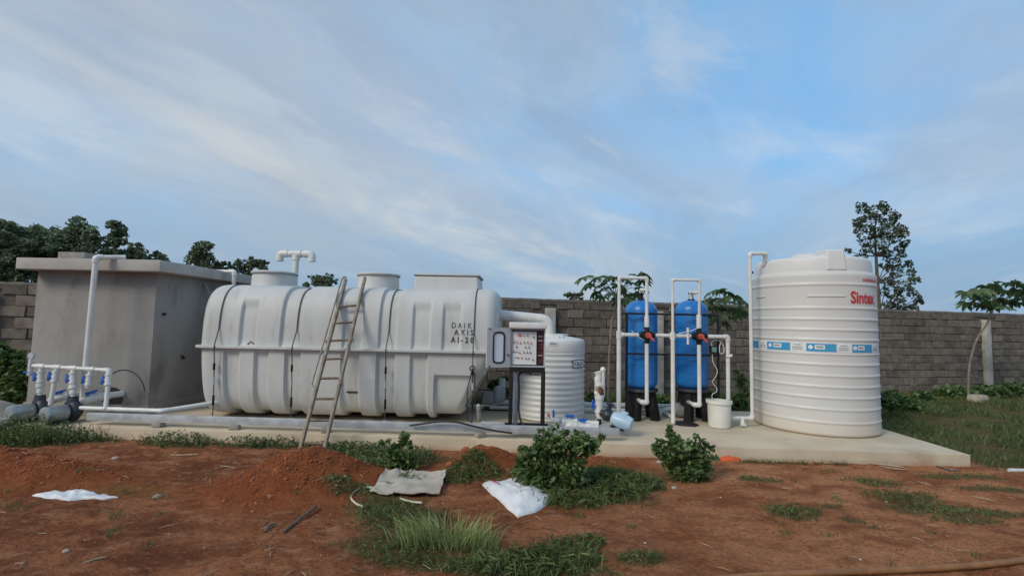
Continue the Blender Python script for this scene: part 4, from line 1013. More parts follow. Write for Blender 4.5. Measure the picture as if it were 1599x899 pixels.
    # thin clear hoses
    for a, b in (((986, 516), (1008, 532)), ((1060, 520), (1090, 512))):
        MB().tube(fillet([at(*a, Y-.03), at((a[0]+b[0])/2, (a[1]+b[1])/2+2, Y-.06), at(*b, Y-.02)], .1, 4), .006, 6).build('hose', 'paper', q)
    # meter
    m = at(1113.5, 546, 7.74); d = thing('dosing_meter', 'small teal meter box with curled white tubing on the filter frame', 'meter', m)
    MB().box(m, (.11, .05, .11)).build('case', 'black', d, bevel=.008); MB().box(m+Vector((.005, -.028, .005)), (.075, .008, .075)).build('display', 'teal', d)
    lp = [at(px, py, 7.72) for px, py in ((1112, 540), (1110, 534), (1117, 530), (1126, 533), (1131, 543), (1130, 552), (1124, 552), (1123, 540), (1128, 530))]
    MB().tube(fillet(lp, .06, 4), .006, 6).build('tubing', 'paper', d)
    lp = [at(px, py, 7.70) for px, py in ((1112, 553), (1113, 566), (1121, 578), (1118, 588), (1111, 596), (1120, 606), (1119, 612), (1111, 615), (1113, 625))]
    MB().tube(fillet(lp, .06, 4), .0045, 6).build('tubing', 'paper', d)
    # bucket
    c = on(1123, 660, .16); c = Vector((at(1123, 640, 7.58).x, 7.58, .16)); R = .160
    b = thing('bucket', 'round white plastic tub with rim standing beside the right filter', 'bucket', c)
    MB().lathe([(R-.015, 0), (R, .012), (R+.012, .40), (R+.012, .405), (R-.0, .405), (R-.012, .02), (.01, .02)], c, 40, cap1=False).build('body', 'bucket', b)
    MB().lathe([(R+.012, .36), (R+.030, .362), (R+.030, .41), (R+.008, .415)], c, 40, cap0=False, cap1=False).build('rim', 'bucket', b)
    # drain plate, grey bag, curved pipe piece
    dr = on(1070, 660, .165)
    onemesh('drain_cover', MB().prism([on(px, py, .166) for px, py in ((1047, 657), (1078, 658), (1092, 664), (1085, 666), (1060, 664))], (0, 0, .012)), 'rubber', 'dark flat cover lying over a hole in the slab', 'cover', dr, recalc=True)
    bg = on(1066, 652, .16); V = MB()
    V.lathe([(.02, -.16), (.10, -.15), (.13, -.05), (.13, .08), (.10, .15), (.02, .16)], bg+Vector((0, .05, .11)), 14, (1, .25, -.35))
    V.v = [(x+.02*mnoise.noise((x*7, y*7, z*7)), y+.02*mnoise.noise((x*7+9, y*7, z*7)), max(.165, z+.03*mnoise.noise((x*7, y*7+5, z*7)))) for x, y, z in V.v]
    onemesh('plastic_bag', V, 'greyink', 'crumpled dark grey bag leaning at the foot of the right filter', 'bag', bg)
    e = [on(1031, 640, .2), on(1036, 636, .26), on(1043, 640, .2)]
    a0 = at(1030, 634, 8.3); arc = [a0+Vector((.18*(1-math.cos(k*PI/8)), 0, .11*math.sin(k*PI/8))) for k in range(9)]
    for k in arc: k.z += 0
    zmin = min(k.z for k in arc); arc = [k-Vector((0, 0, zmin-.19)) for k in arc]
    onemesh('pipe_bend', MB().tube(arc, .032, 12), 'pvc', 'loose curved white pipe bend lying between the blue filters', 'pipe', arc[0])
build_filters()
# ------------------------------------------------------------------ large white tank (right)
def build_big_tank():
    c = Vector((4.68, 7.86, .16)); R = .853
    t = thing('water_tank', 'tall white ribbed plastic water tank with red lettering at right', 'tank', c)
    def cyl(px, py, rad=R+.004):
        r_ = ray(px, py); A = r_.x**2+r_.y**2; o_ = cP-c; B = r_.x*o_.x+r_.y*o_.y; K = o_.x**2+o_.y**2-rad**2
        s = (-B-math.sqrt(max(0, B*B-A*K)))/A; p = cP+r_*s; return math.atan2(p.x-c.x, -(p.y-c.y)), p.z
    ribs = [cyl(1275, y)[1] for y in (443.5, 480.5, 498, 514.5, 530, 552, 568.5, 586, 603, 620, 638, 658.5)]
    zs = cyl(1275, 427)[1]; prof = [(R-.02, .165), (R+.004, .185), (R+.008, .21)]
    for z in sorted(ribs):
        prof += [(R, z-.045), (R+.001, z-.017), (R+.007, z-.009), (R+.0095, z), (R+.007, z+.009), (R+.001, z+.017), (R, z+.04)]
    prof += [(R, zs-.05), (R+.004, zs-.015), (R-.006, zs+.012), (R-.035, zs+.035), (R-.04, zs+.05)]
    prof = [(r, z-c.z) for r, z in prof]
    MB().lathe(prof, c, 96, cap1=False).build('body', 'poly_dirty', t, angle=70)
    # raised lobed top
    nA = 120; lug_a = [cyl(1307, 412, R*.97)[0]+k*PI for k in range(2)]
    H0 = zs+.05; HT = 2.775
    rows = []; ks = [0, .25, .5, .75, .92, 1.0, 1.04, 1.07, 1.1]
    V = []
    for iu, u in enumerate(np.linspace(0, 1, 14)):
        for j in range(nA):
            a = 2*PI*j/nA
            near = max(max(0, 1-abs(((a-l+PI) % (2*PI))-PI)/.5)**1.5 for l in lug_a)
            if u < .72: v = u/.72; r = R-.042-.018*v*v; z = H0-.004+(HT-H0-.03)*v
            elif u < .82: v = (u-.72)/.10; r = R-.06-.07*v; z = HT-.03+.03*math.sin(v*PI/2)
            else: v = (u-.82)/.18; r = (R-.13)*(1-v)+.25*v; z = HT+.05*v
            z += near*.03*u
            V.append((c.x+r*math.sin(a), c.y-r*math.cos(a), z))
    F = [(i*nA+j, i*nA+(j+1) % nA, (i+1)*nA+(j+1) % nA, (i+1)*nA+j) for i in range(13) for j in range(nA)]; F.append(tuple(13*nA+j for j in range(nA)))
    MB().add(V, F).build('top', 'poly', t, angle=70, recalc=True)
    for l in lug_a:
        d = Vector((math.sin(l), -math.cos(l), 0)); w = Vector((d.y, -d.x, 0)); V = []
        for rr, hw, zt in ((.42, .115, HT+.115), (R-.060, .118, HT+.085)):
            for s in (-1, 1):
                V += [c.xy.to_3d()+d*(rr+.03)+w*s*hw*1.18+Vector((0, 0, H0+.0)), c.xy.to_3d()+d*rr+w*s*hw+Vector((0, 0, zt))]
        MB().add(V, [(0, 2, 6, 4), (1, 5, 7, 3), (0, 1, 3, 2), (4, 6, 7, 5), (0, 4, 5, 1), (2, 3, 7, 6)]).build('lug', 'poly', t, bevel=.028, seg=4, recalc=True)
    MB().lathe([(.28, HT-.16), (.28, HT+.09-.16), (.24, HT+.11-.16), (.02, HT+.12-.16)], c, 32).build('lid', 'poly', t)
    # broken rib by the lettering
    for a, b in (((1258, 461.5), (1322, 463)), ((1181, 464), (1196, 463))):
        (a0, z0), (a1, z1) = cyl(*a), cyl(*b); zz = (z0+z1)/2; MB().tube([(c.x+(R+.002)*math.sin(a0+(a1-a0)*k/12), c.y-(R+.002)*math.cos(a0+(a1-a0)*k/12), zz) for k in range(13)], [.003]+[.013]*11+[.003], 8).build('rib', 'poly', t)
    def decal(px0, py0, px1, py1, m, rad, name, n=6, zfix=None):
        a0, zt = cyl(px0, py0); a1, zb = cyl(px1, py1)
        if zfix: zt, zb = zfix
        V = []
        for k in range(n+1):
            a = a0+(a1-a0)*k/n; V += [(c.x+rad*math.sin(a), c.y-rad*math.cos(a), zb), (c.x+rad*math.sin(a), c.y-rad*math.cos(a), zt)]
        return MB().add(V, [(2*k, 2*k+2, 2*k+3, 2*k+1) for k in range(n)]).build(name, m, t)
    zt = cyl(1275, 534.3)[1]; zb = cyl(1275, 549.3)[1]; h = zt-zb
    band = decal(1176, 540, 1371, 541, 'paper', R+.004, 'label_band', 40, (zt, zb))
    for xa, xb in ((1174.8, 1184.5), (1198, 1234), (1259, 1306), (1330.5, 1361)):
        bl = decal(xa, 540, xb, 541, 'cyan', R+.007, 'label', 8, (zt-h*.12, zb+h*.06))
        w = xb-xa
        if w > 20:
            a, z = cyl(xa+w*.14, 541); p = Vector((c.x+(R+.009)*math.sin(a), c.y-(R+.009)*math.cos(a), zb+h*.5)); d = Vector((math.sin(a), -math.cos(a), 0))
            MB().lathe([(.030, 0), (.030, .002)], p, 16, d).build('label_emblem', 'paper', t)
            decal(xa+w*.28, 540, xa+w*.62, 541, 'paper', R+.009, 'label_print', 4, (zb+h*.74, zb+h*.30)); decal(xa+w*.32, 540, xa+w*.56, 541, 'greyink', R+.0105, 'label_print', 4, (zb+h*.62, zb+h*.44))
    for xa, xb in ((1187, 1196), (1237, 1253), (1310, 1325), (1363, 1369)):
        for k, v in enumerate((.70, .45, .25)): decal(xa+2*(k == 0), 540, xb-2*(k == 0), 541, 'greyink', R+.007, 'label_print', 3, (zb+h*(v+.05), zb+h*(v-.03)))
    for s, a_, b_, bold, sp in (('Sintex', (1328, 454), (1365, 472.5), .030, 1.0),):
        (a0, zt_), (a1, _) = cyl(*a_), cyl(*b_); zb_ = cyl(a_[0], b_[1])[1]-.012
        vs, fs, w = text_verts(s, 1, bold, sp)
        letters([(c.x+(R+.006)*math.sin(a0+(a1-a0)*u/w), c.y-(R+.006)*math.cos(a0+(a1-a0)*u/w), zb_+(zt_-zb_)*v) for u, v in vs], fs, [u for u, v in vs], 'signred', t, .02)
    for k, px in enumerate((1347.5, 1349.6, 1352.0, 1353.8, 1356.0, 1358.0, 1360.0, 1362.0, 1364.2, 1366.4)):
        zt_ = cyl(1350, 434.0 if k in (2, 4, 5) else 435.2)[1]; zb_ = cyl(1350, 439.4)[1]; decal(px, 436, px+1.1, 437, 'signred', R+.006, 'small_print', 2, (zt_, zb_))
    # soil splash round the foot
    # fill pipe beside it
    Y = 7.62; q = thing('fill_pipe', 'tall white pipe beside the large water tank bending over its top', 'pipe', (at(1172, 652, Y).x, Y, .16)); r = .028
    x = at(1173, 540, Y).x; zt = at(1173, 396, Y).z; zl = at(1150, 652, Y).z; xe = at(1198, 396, Y).x
    pvc([Vector((at(1141, 651, Y).x, Y, zl)), Vector((x, Y, zl)), Vector((x, Y, zt)), Vector((xe, Y+.03, zt+.01)), Vector((xe, Y+.12, zt-.16))], r, q)
    sx = at(1159, 655, Y); MB().tube([Vector((sx.x, Y, zl)), Vector((sx.x, Y-.02, .19))], .03, 10).build('drain_tap', 'pvc', q); MB().box((sx.x, Y-.03, .20), (.08, .05, .03)).build('handle', 'pvc', q)
    MB().tube([Vector((x+.05, Y+.04, at(1177, 425, Y).z)), Vector((x+.07, Y+.06, at(1177, 425, Y).z))], .02, 8).build('clip', 'tape', q)
build_big_tank()

# ------------------------------------------------------------------ vegetation builders
def unit(n):
    v = rng.normal(size=(n, 3)); return v/np.linalg.norm(v, axis=1, keepdims=True)
def leaf_cards(P, size, flat=.5, jit=.35, wr=.5, fold=.15):
    """diamond leaves with a fold along the midrib; P: (n,3) positions"""
    n = len(P); d = unit(n); d[:, 2] *= (1-flat*.6); d /= np.linalg.norm(d, axis=1, keepdims=True)
    nr = unit(n); nr[:, 2] = np.abs(nr[:, 2])+flat; s = np.cross(d, nr); s /= np.linalg.norm(s, axis=1, keepdims=True); nn = np.cross(s, d)
    L = size*(1+jit*rng.uniform(-1, 1, n))[:, None]
    V = np.empty((n, 6, 3)); V[:, 0] = P-d*L*.5; V[:, 1] = P-d*L*.12+s*L*wr*.5+nn*L*fold; V[:, 2] = P+d*L*.22+s*L*wr*.38+nn*L*fold*.7
    V[:, 3] = P+d*L*.5-nn*L*.08; V[:, 4] = P+d*L*.22-s*L*wr*.38+nn*L*fold*.7; V[:, 5] = P-d*L*.12-s*L*wr*.5+nn*L*fold
    return V
LEAF_F = [(0, 1, 2, 3), (0, 3, 4, 5)]
def clump_points(clumps, per, shell_=.55):
    out = []
    for c, r in clumps:
        n = max(6, int(per*r[0]*r[1]*r[2]/(abs(r[0]*r[1]*r[2])**(1/3)))) if per < 0 else int(per)
        u = unit(n); k = rng.uniform(shell_, 1, n)**.8
        out.append(np.array(c)[None, :]+u*k[:, None]*np.array(r)[None, :])
    return np.concatenate(out)
def tree(name, label, base, Y, shapes, leaf, per, m, trunk_px, group, tr=.10, bark='trunk', depth=1.0, sub=0):
    """shapes: crown lumps as (px, py, r_px); trunk_px: list of px points from bottom to top; all at distance about Y"""
    b = Vector((base, Y, 0)); t = thing(name, label, 'tree', b, group)
    k = Y/F_PX; clumps = []; r_ = random.Random(len(label)*7+int(abs(base)*10))
    lim = MB()
    tp = [at(px, py, Y) for px, py in trunk_px]; tp = [Vector((tp[0].x, Y, -.05))]+tp
    lim.tube(fillet(tp, .4, 3), [tr*(1-.75*i/(len(fillet(tp, .4, 3))-1)) for i in range(len(fillet(tp, .4, 3)))], 8)
    for px, py, rp in shapes:
        c = at(px, py, Y+r_.uniform(-1, 1)*depth*rp*k); R = rp*k
        clumps.append((c, (R, R*1.0, R*.82)))
        # limb from the trunk
        q = min(tp[1:] if len(tp) > 1 else tp, key=lambda v: (v-c).length+(2 if v.z > c.z else 0)); mid = q.lerp(c, .5)+Vector((0, 0, -.05*(q-c).length))
        lim.tube([q, mid, c], [tr*.34, tr*.22, tr*.10], 5)
        for j in range(sub):
            e = Vector(unit(1)[0])*R*.95; clumps.append((c+e, (R*.42, R*.42, R*.34)))
    lim.build('trunk', bark, t)
    P = np.concatenate([clump_points([q], max(10, per*(q[1][0]/k)**2*.02)) for q in clumps])
    fastmesh('crown', leaf_cards(P, leaf, .35, .4, .62), 6, LEAF_F, m, t)
    return t
def left_trees():
    def blob(cx, cy, rx, ry, n, seed, top=True):
        r = random.Random(seed); out = []
        for _ in range(n):
            a = r.uniform(0, 2*PI); q = math.sqrt(r.random()); out.append((cx+rx*q*math.cos(a), cy+ry*q*math.sin(a), r.uniform(.24, .42)*min(rx, ry)))
        return out
    G = 'trees beyond the wall on the left'
    T = [(8, 395, 40, 46, 44, 15.5, 'tree_a', 'broad dark tree at the left edge of the photo beyond the wall'),
         (62, 398, 34, 42, 40, 16.5, 'tree_b', 'rounded green tree second from the left beyond the chamber roof'),
         (118, 392, 36, 44, 44, 16.0, 'tree_a', 'tall dark tree rising above the left part of the chamber roof'),
         (178, 385, 20, 34, 30, 16.0, 'tree_a', 'narrow tree with a leaning top above the downpipe elbow'),
         (212, 402, 20, 20, 24, 17.0, 'tree_b', 'low tree behind the middle of the chamber roof'),
         (245, 406, 14, 14, 18, 17.0, 'tree_a', 'smallest tree behind the right part of the chamber roof'),
         (315, 399, 20, 20, 26, 17.5, 'tree_b', 'pointed tree between the chamber roof and the vent pipe'),
         (345, 414, 18, 10, 16, 18.5, 'tree_a', 'low tree behind the short roof pipe elbow'),
         (390, 416, 26, 15, 26, 18.0, 'tree_a', 'rounded tree just left of the white vent pipe'),
         (500, 441, 24, 16, 26, 18.5, 'tree_b', 'small tree seen over the grey tank between its round manholes'),
         (897, 463, 17, 7, 14, 19.0, 'tree_b', 'low treetop peeping over the wall left of the filters')]
    for i, (cx, cy, rx, ry, n, Y, m, lab) in enumerate(T):
        sh = blob(cx, cy, rx, ry, n, 31+i)
        if i == 0: sh += [(20, 358, 14), (5, 360, 14), (-20, 380, 18), (10, 420, 20), (35, 425, 18)]
        if i == 2: sh += [(122, 352, 10), (110, 360, 10), (138, 358, 9), (105, 420, 18), (140, 425, 16)]
        if i == 3: sh += [(183, 354, 9), (172, 352, 7), (188, 365, 9), (176, 372, 9)]
        if i == 6: sh += [(318, 380, 6), (312, 385, 7)]
        base = at(cx, 470, Y).x
        tree('background_tree', lab, base, Y, sh, .125 if i < 6 else .115, 22 if i else 25, m, [(cx, cy+ry), (cx+2, cy), (cx+1, cy-ry*.6)], G, .13, sub=3, depth=1.3)
    sh = [(1346, 327, 10), (1371, 328, 13), (1390, 333, 9), (1340, 346, 9), (1360, 345, 12), (1385, 348, 11), (1399, 340, 6), (1345, 359, 10), (1368, 363, 10), (1392, 360, 12), (1408, 358, 9), (1412, 366, 8), (1352, 378, 10), (1378, 380, 13), (1398, 373, 9), (1355, 388, 9), (1348, 401, 6), (1324, 392, 4), (1337, 404, 4), (1384, 396, 9), (1405, 388, 7), (1414, 380, 6), (1408, 397, 6), (1397, 410, 10), (1420, 412, 7), (1381, 416, 7), (1400, 426, 10), (1423, 425, 7), (1387, 440, 9), (1405, 446, 12), (1425, 438, 8), (1381, 456, 8), (1400, 466, 11), (1424, 456, 8), (1432, 466, 7), (1388, 476, 9), (1410, 479, 9), (1428, 481, 6), (1438, 471, 4)]
    tree('tall_tree', 'tall slender open crowned tree rising behind the large water tank', at(1374, 470, 19).x, 19.0, sh, .105, 40, 'euc', [(1373, 490), (1370, 440), (1368, 400), (1366, 370), (1368, 335)], None, .09, sub=4, depth=1.0)
left_trees()
def palmate(seed):
    """one large lobed leaf, stalk end at the origin, pointing +x, drooping tips"""
    r = random.Random(seed); m = MB(); c = Vector((.0, 0, 0))
    for k in range(7):
        a = (k-3)*.62+r.uniform(-.08, .08); L = (.26-.018*abs(k-3))*r.uniform(.88, 1.1); d = Vector((math.cos(a), math.sin(a), 0)); s = Vector((-d.y, d.x, 0)); w = .050
        z = lambda u: -.34*(u*L)**1.5*1.6
        pts = [c, c+d*L*.45+s*w*.8+Vector((0, 0, z(.45)+.012)), c+d*L*.75+s*w*.7+Vector((0, 0, z(.75))), c+d*L+Vector((0, 0, z(1)-.02)), c+d*L*.75-s*w*.7+Vector((0, 0, z(.75))), c+d*L*.45-s*w*.8+Vector((0, 0, z(.45)+.012))]
        m.add(pts, [(0, 1, 2, 3), (0, 3, 4, 5)])
    me = bpy.data.meshes.new('leaf'); me.from_pydata(m.v, [], m.f); me.materials.append(M_['papaya']); return me
LEAVES = [palmate(k) for k in range(4)]
def papaya(label, Y, trunk, leaves, tr=.03, scale=1.0):
    tp = [at(px, py, Y) for px, py in trunk]; base = Vector((tp[0].x, Y, gh(tp[0].x, Y)))
    if tp[0].z > .25: tp.insert(0, base.copy())
    else: tp[0].z = base.z
    t = thing('papaya_tree', label, 'tree', base, 'young papaya trees along the wall')
    f = fillet(tp, .3, 4); MB().tube(f, [tr*(1-.45*i/(len(f)-1)) for i in range(len(f))], 8).build('trunk', 'palebark', t)
    top = tp[-1]; r = random.Random(len(label))
    for px, py in leaves:
        c = at(px, py, Y+r.uniform(-.45, .45)); q = c-top; st = MB().tube([top+Vector((0, 0, -.02)), top.lerp(c, .55)+Vector((0, 0, .06)), c], [.010, .007, .005], 5).build('leaf_stalk', 'vine', t)
        o = bpy.data.objects.new('leaf', r.choice(LEAVES)); C.objects.link(o); o.parent = t; o.location = c-base
        yaw = math.atan2(q.y, q.x)+r.uniform(-.5, .5); o.rotation_euler = (r.uniform(-.35, .35), r.uniform(.15, .75), yaw); k = scale*r.uniform(.8, 1.15); o.scale = (k, k, k)
papaya('slender papaya tree with forked pale stem left of the blue filters', 10.0, [(950, 600), (951, 560), (955, 500), (962, 478), (962, 462)],
       [(912, 432), (922, 442), (934, 432), (930, 455), (940, 462), (915, 446), (946, 448), (955, 458), (968, 446), (975, 455), (985, 440), (995, 430), (1003, 437), (990, 458), (975, 434), (960, 432), (1000, 448), (948, 434), (968, 466), (982, 466), (938, 444), (1005, 426)])
papaya('dense papaya tree between the right filter and the fill pipe', 10.3, [(1122, 610), (1122, 560), (1124, 520), (1126, 485)],
       [(1110, 455), (1122, 452), (1135, 455), (1148, 462), (1100, 468), (1112, 466), (1128, 465), (1142, 470), (1158, 468), (1165, 474), (1104, 480), (1118, 478), (1132, 480), (1148, 482), (1160, 484), (1108, 492), (1124, 492), (1140, 494), (1154, 492), (1100, 490), (1130, 500), (1116, 500)])
papaya('papaya tree with curved pale trunk at the right end of the wall', 12.4, [(1514, 642), (1512, 610), (1513, 570), (1524, 530), (1542, 505), (1551, 482)],
       [(1507, 455), (1516, 458), (1528, 452), (1540, 446), (1553, 443), (1566, 440), (1578, 440), (1590, 440), (1510, 472), (1522, 468), (1535, 462), (1548, 456), (1562, 452), (1576, 453), (1590, 456), (1600, 452), (1532, 476), (1546, 470), (1560, 466), (1575, 468), (1588, 472), (1598, 466), (1566, 478), (1553, 478), (1606, 444), (1538, 455)], .030, 1.15)
def onemesh_leaf(name, V, m, label, cat, loc, stems=None, group=None):
    t = thing(name, label, cat, loc, group)
    fastmesh('foliage', V, 6, LEAF_F, m, t)
    if stems: stems.build('stem', 'vine', t)
    return t
def bush(label, base_px, lumps, n, leaf, m='bush', name='leafy_shrub', ybase=None, group=None, cat='shrub'):
    b = gp(*base_px) if ybase is None else Vector((at(base_px[0], base_px[1], ybase).x, ybase, 0)); Y = b.y; k = Y/F_PX; cl = []; st = MB(); r = random.Random(len(label))
    for px, py, rp in lumps:
        dy = r.uniform(-.9, .9)*rp*k; c = at(px, py, Y+dy); R = rp*k; c.z = max(c.z, R*.5+b.z); cl.append((c, (R*1.12, R*1.12, R*.95)))
        p0 = b+Vector((r.uniform(-.06, .06), r.uniform(-.05, .05), -.02)); st.tube([p0, p0.lerp(c, .5)+Vector((0, 0, .05)), c], [.010, .007, .004], 5)
    tot = sum(q[1][0]**2 for q in cl); P = np.concatenate([clump_points([q], max(8, n*q[1][0]**2/tot), .25) for q in cl])
    P[:, 2] = np.maximum(P[:, 2], b.z+.01)
    return onemesh_leaf(name, leaf_cards(P, leaf, .6, .6, .80, .14), m, label, cat, b, st, group)
bush('large leafy green shrub in front of the slab right of the cabinet', (868, 765), [(835, 715, 22), (820, 735, 20), (850, 695, 16), (870, 690, 16), (885, 705, 22), (905, 690, 16), (860, 725, 26), (895, 735, 24), (920, 700, 14), (840, 755, 24), (875, 760, 24), (905, 755, 20), (930, 690, 9), (940, 682, 6), (855, 678, 6), (812, 718, 8), (882, 676, 7), (862, 670, 5), (846, 672, 5), (898, 676, 5), (815, 700, 6), (918, 684, 5), (870, 664, 4), (838, 684, 6), (905, 678, 5)], 4200, .044)
bush('smaller bushy shrub near the orange cloth at the slab edge', (1072, 748), [(1050, 690, 12), (1047, 676, 7), (1060, 700, 16), (1045, 705, 14), (1078, 700, 14), (1095, 692, 9), (1098, 712, 14), (1075, 720, 20), (1050, 725, 16), (1100, 730, 14), (1085, 738, 16), (1030, 692, 8), (1026, 705, 7), (1118, 716, 6), (1112, 700, 5), (1040, 715, 10), (1062, 742, 14), (1046, 667, 4), (1058, 683, 5), (1088, 682, 5), (1105, 697, 5), (1022, 697, 4)], 2400, .042)
bush('upright young weed with broad leaves by the rail right of the ladder', (630, 732), [(632, 680, 6), (628, 690, 7), (618, 697, 7), (640, 695, 6), (605, 690, 5), (596, 690, 4), (622, 708, 9), (638, 712, 9), (608, 708, 8), (630, 724, 10), (612, 724, 10), (645, 727, 8), (600, 722, 7)], 520, .055, 'bush', 'weed_plant', cat='weed')
bush('tangle of green vine on the wall at the far left edge', (12, 640), [(0, 560, 20), (18, 565, 18), (8, 590, 20), (25, 590, 16), (-12, 580, 20), (34, 610, 12), (5, 615, 18), (22, 625, 14), (-5, 545, 12), (30, 570, 9), (-25, 610, 22)], 1500, .085, 'vine', 'vine_thicket', 7.9, cat='vine')
bush('sparse climbing weed against the wall beside the fill pipe', (1160, 640), [(1152, 580, 5), (1158, 588, 6), (1164, 594, 5), (1155, 600, 6), (1162, 607, 5), (1166, 615, 4), (1150, 592, 4), (1157, 618, 4)], 150, .075, 'bush', 'wall_weed', 9.6, cat='weed')
bush('low green thicket between the grey tank end and the cabinet', (780, 630), [(770, 600, 9), (780, 598, 8), (788, 590, 6), (775, 612, 9), (790, 612, 8)], 300, .08, 'vine', 'low_thicket', 9.4, cat='shrub')
# weeds along the foot of the wall, one clump each
W_ = [(1390, 622, 15, 'dark weedy clump at the wall foot touching the large tank'), (1412, 632, 15, 'second weedy clump from the large tank along the wall foot'), (1440, 622, 11, 'low weedy clump midway between the large tank and the papaya trunk'),
      (1482, 620, 15, 'leafy clump just left of the curved papaya trunk'), (1500, 613, 10, 'pale leafy clump directly behind the curved papaya trunk'), (1550, 618, 16, 'bushy clump at the foot of the pale wall pillar'), (1575, 622, 17, 'bushy clump right of the pale wall pillar'), (1602, 620, 18, 'bushy clump cut by the right edge of the photo'), (1530, 626, 13, 'bushy clump beside the white stone under the papaya')]
for px, py, rp, lab in W_:
    Yb = {1390: 9.6, 1412: 10.4, 1440: 12.0}.get(px, 12.6 + (px-1480)*.006)
    bush(lab, (px, 640), [(px-rp*.9, py, rp*.7), (px, py-3, rp*.9), (px+rp*.9, py+1, rp*.7), (px-rp*.3, py+8, rp*.8), (px+rp*.5, py+9, rp*.8)], 520, .09, 'vine' if px % 2 else 'bush', 'wall_shrub', Yb, 'weedy clumps along the wall foot')
W2 = [(930, 622, 9, 'weedy clump at the wall foot behind the riser pipe'), (1030, 628, 10, 'weedy clump at the wall foot between the blue filters'), (1112, 622, 12, 'weedy clump at the wall foot behind the white tub'), (1150, 630, 10, 'weedy clump at the wall foot left of the fill pipe')]
for px, py, rp, lab in W2:
    bush(lab, (px, 640), [(px-rp*.9, py, rp*.7), (px, py-3, rp*.9), (px+rp*.9, py+1, rp*.7), (px, py+9, rp*.9)], 300, .085, 'vine', 'wall_shrub', 9.9, 'weedy clumps along the wall foot')
# ------------------------------------------------------------------ grass and weeds on the soil
def blades(pts, h, w, lean=.5, ctr=None):
    n = len(pts); a = rng.uniform(0, 2*PI, n); s = np.stack([np.cos(a), np.sin(a), np.zeros(n)], 1); b = rng.uniform(0, 2*PI, n)
    hh = (h*rng.uniform(.45, 1.15, n))[:, None]
    if ctr is not None: b = np.arctan2(pts[:, 1]-ctr[1], pts[:, 0]-ctr[0])+rng.normal(0, .6, n)
    ld = np.stack([np.cos(b), np.sin(b), np.zeros(n)], 1)*(lean*rng.uniform(.2, 1.2, n))[:, None]
    up = np.array([[0, 0, 1.0]]); ww = (w*rng.uniform(.7, 1.3, n))[:, None]
    V = np.empty((n, 5, 3)); V[:, 0] = pts-s*ww*.5; V[:, 1] = pts+s*ww*.5
    mid = pts+up*hh*.6+ld*hh*.35; V[:, 2] = mid+s*ww*.4; V[:, 3] = mid-s*ww*.4; V[:, 4] = pts+up*hh*.88+ld*hh*.95
    return V
BL_F = [(0, 1, 2, 3), (3, 2, 4)]
def fill_patch(q, dens):
    n = int(PI*q[2]*q[3]*2.0*dens); x = q[0]+q[2]*1.6*rng.uniform(-1, 1, n); y = q[1]+q[3]*1.6*rng.uniform(-1, 1, n); out = []
    for a, b in zip(x, y):
        d = patch(a, b, q)+.75*mnoise.noise((a*4.5, b*4.5, 3.3))+.35*mnoise.noise((a*13, b*13, 1.3))
        if d < 1.7 and rnd.random() < max(0, 1-d/1.7)**1.2*1.25: 
            if b > slab_front(a)-.015 and b < 9.2 and -8.3 < a < 5.7: continue
            out.append((a, b, gh(a, b)))
    return np.array(out) if out else np.zeros((0, 3))
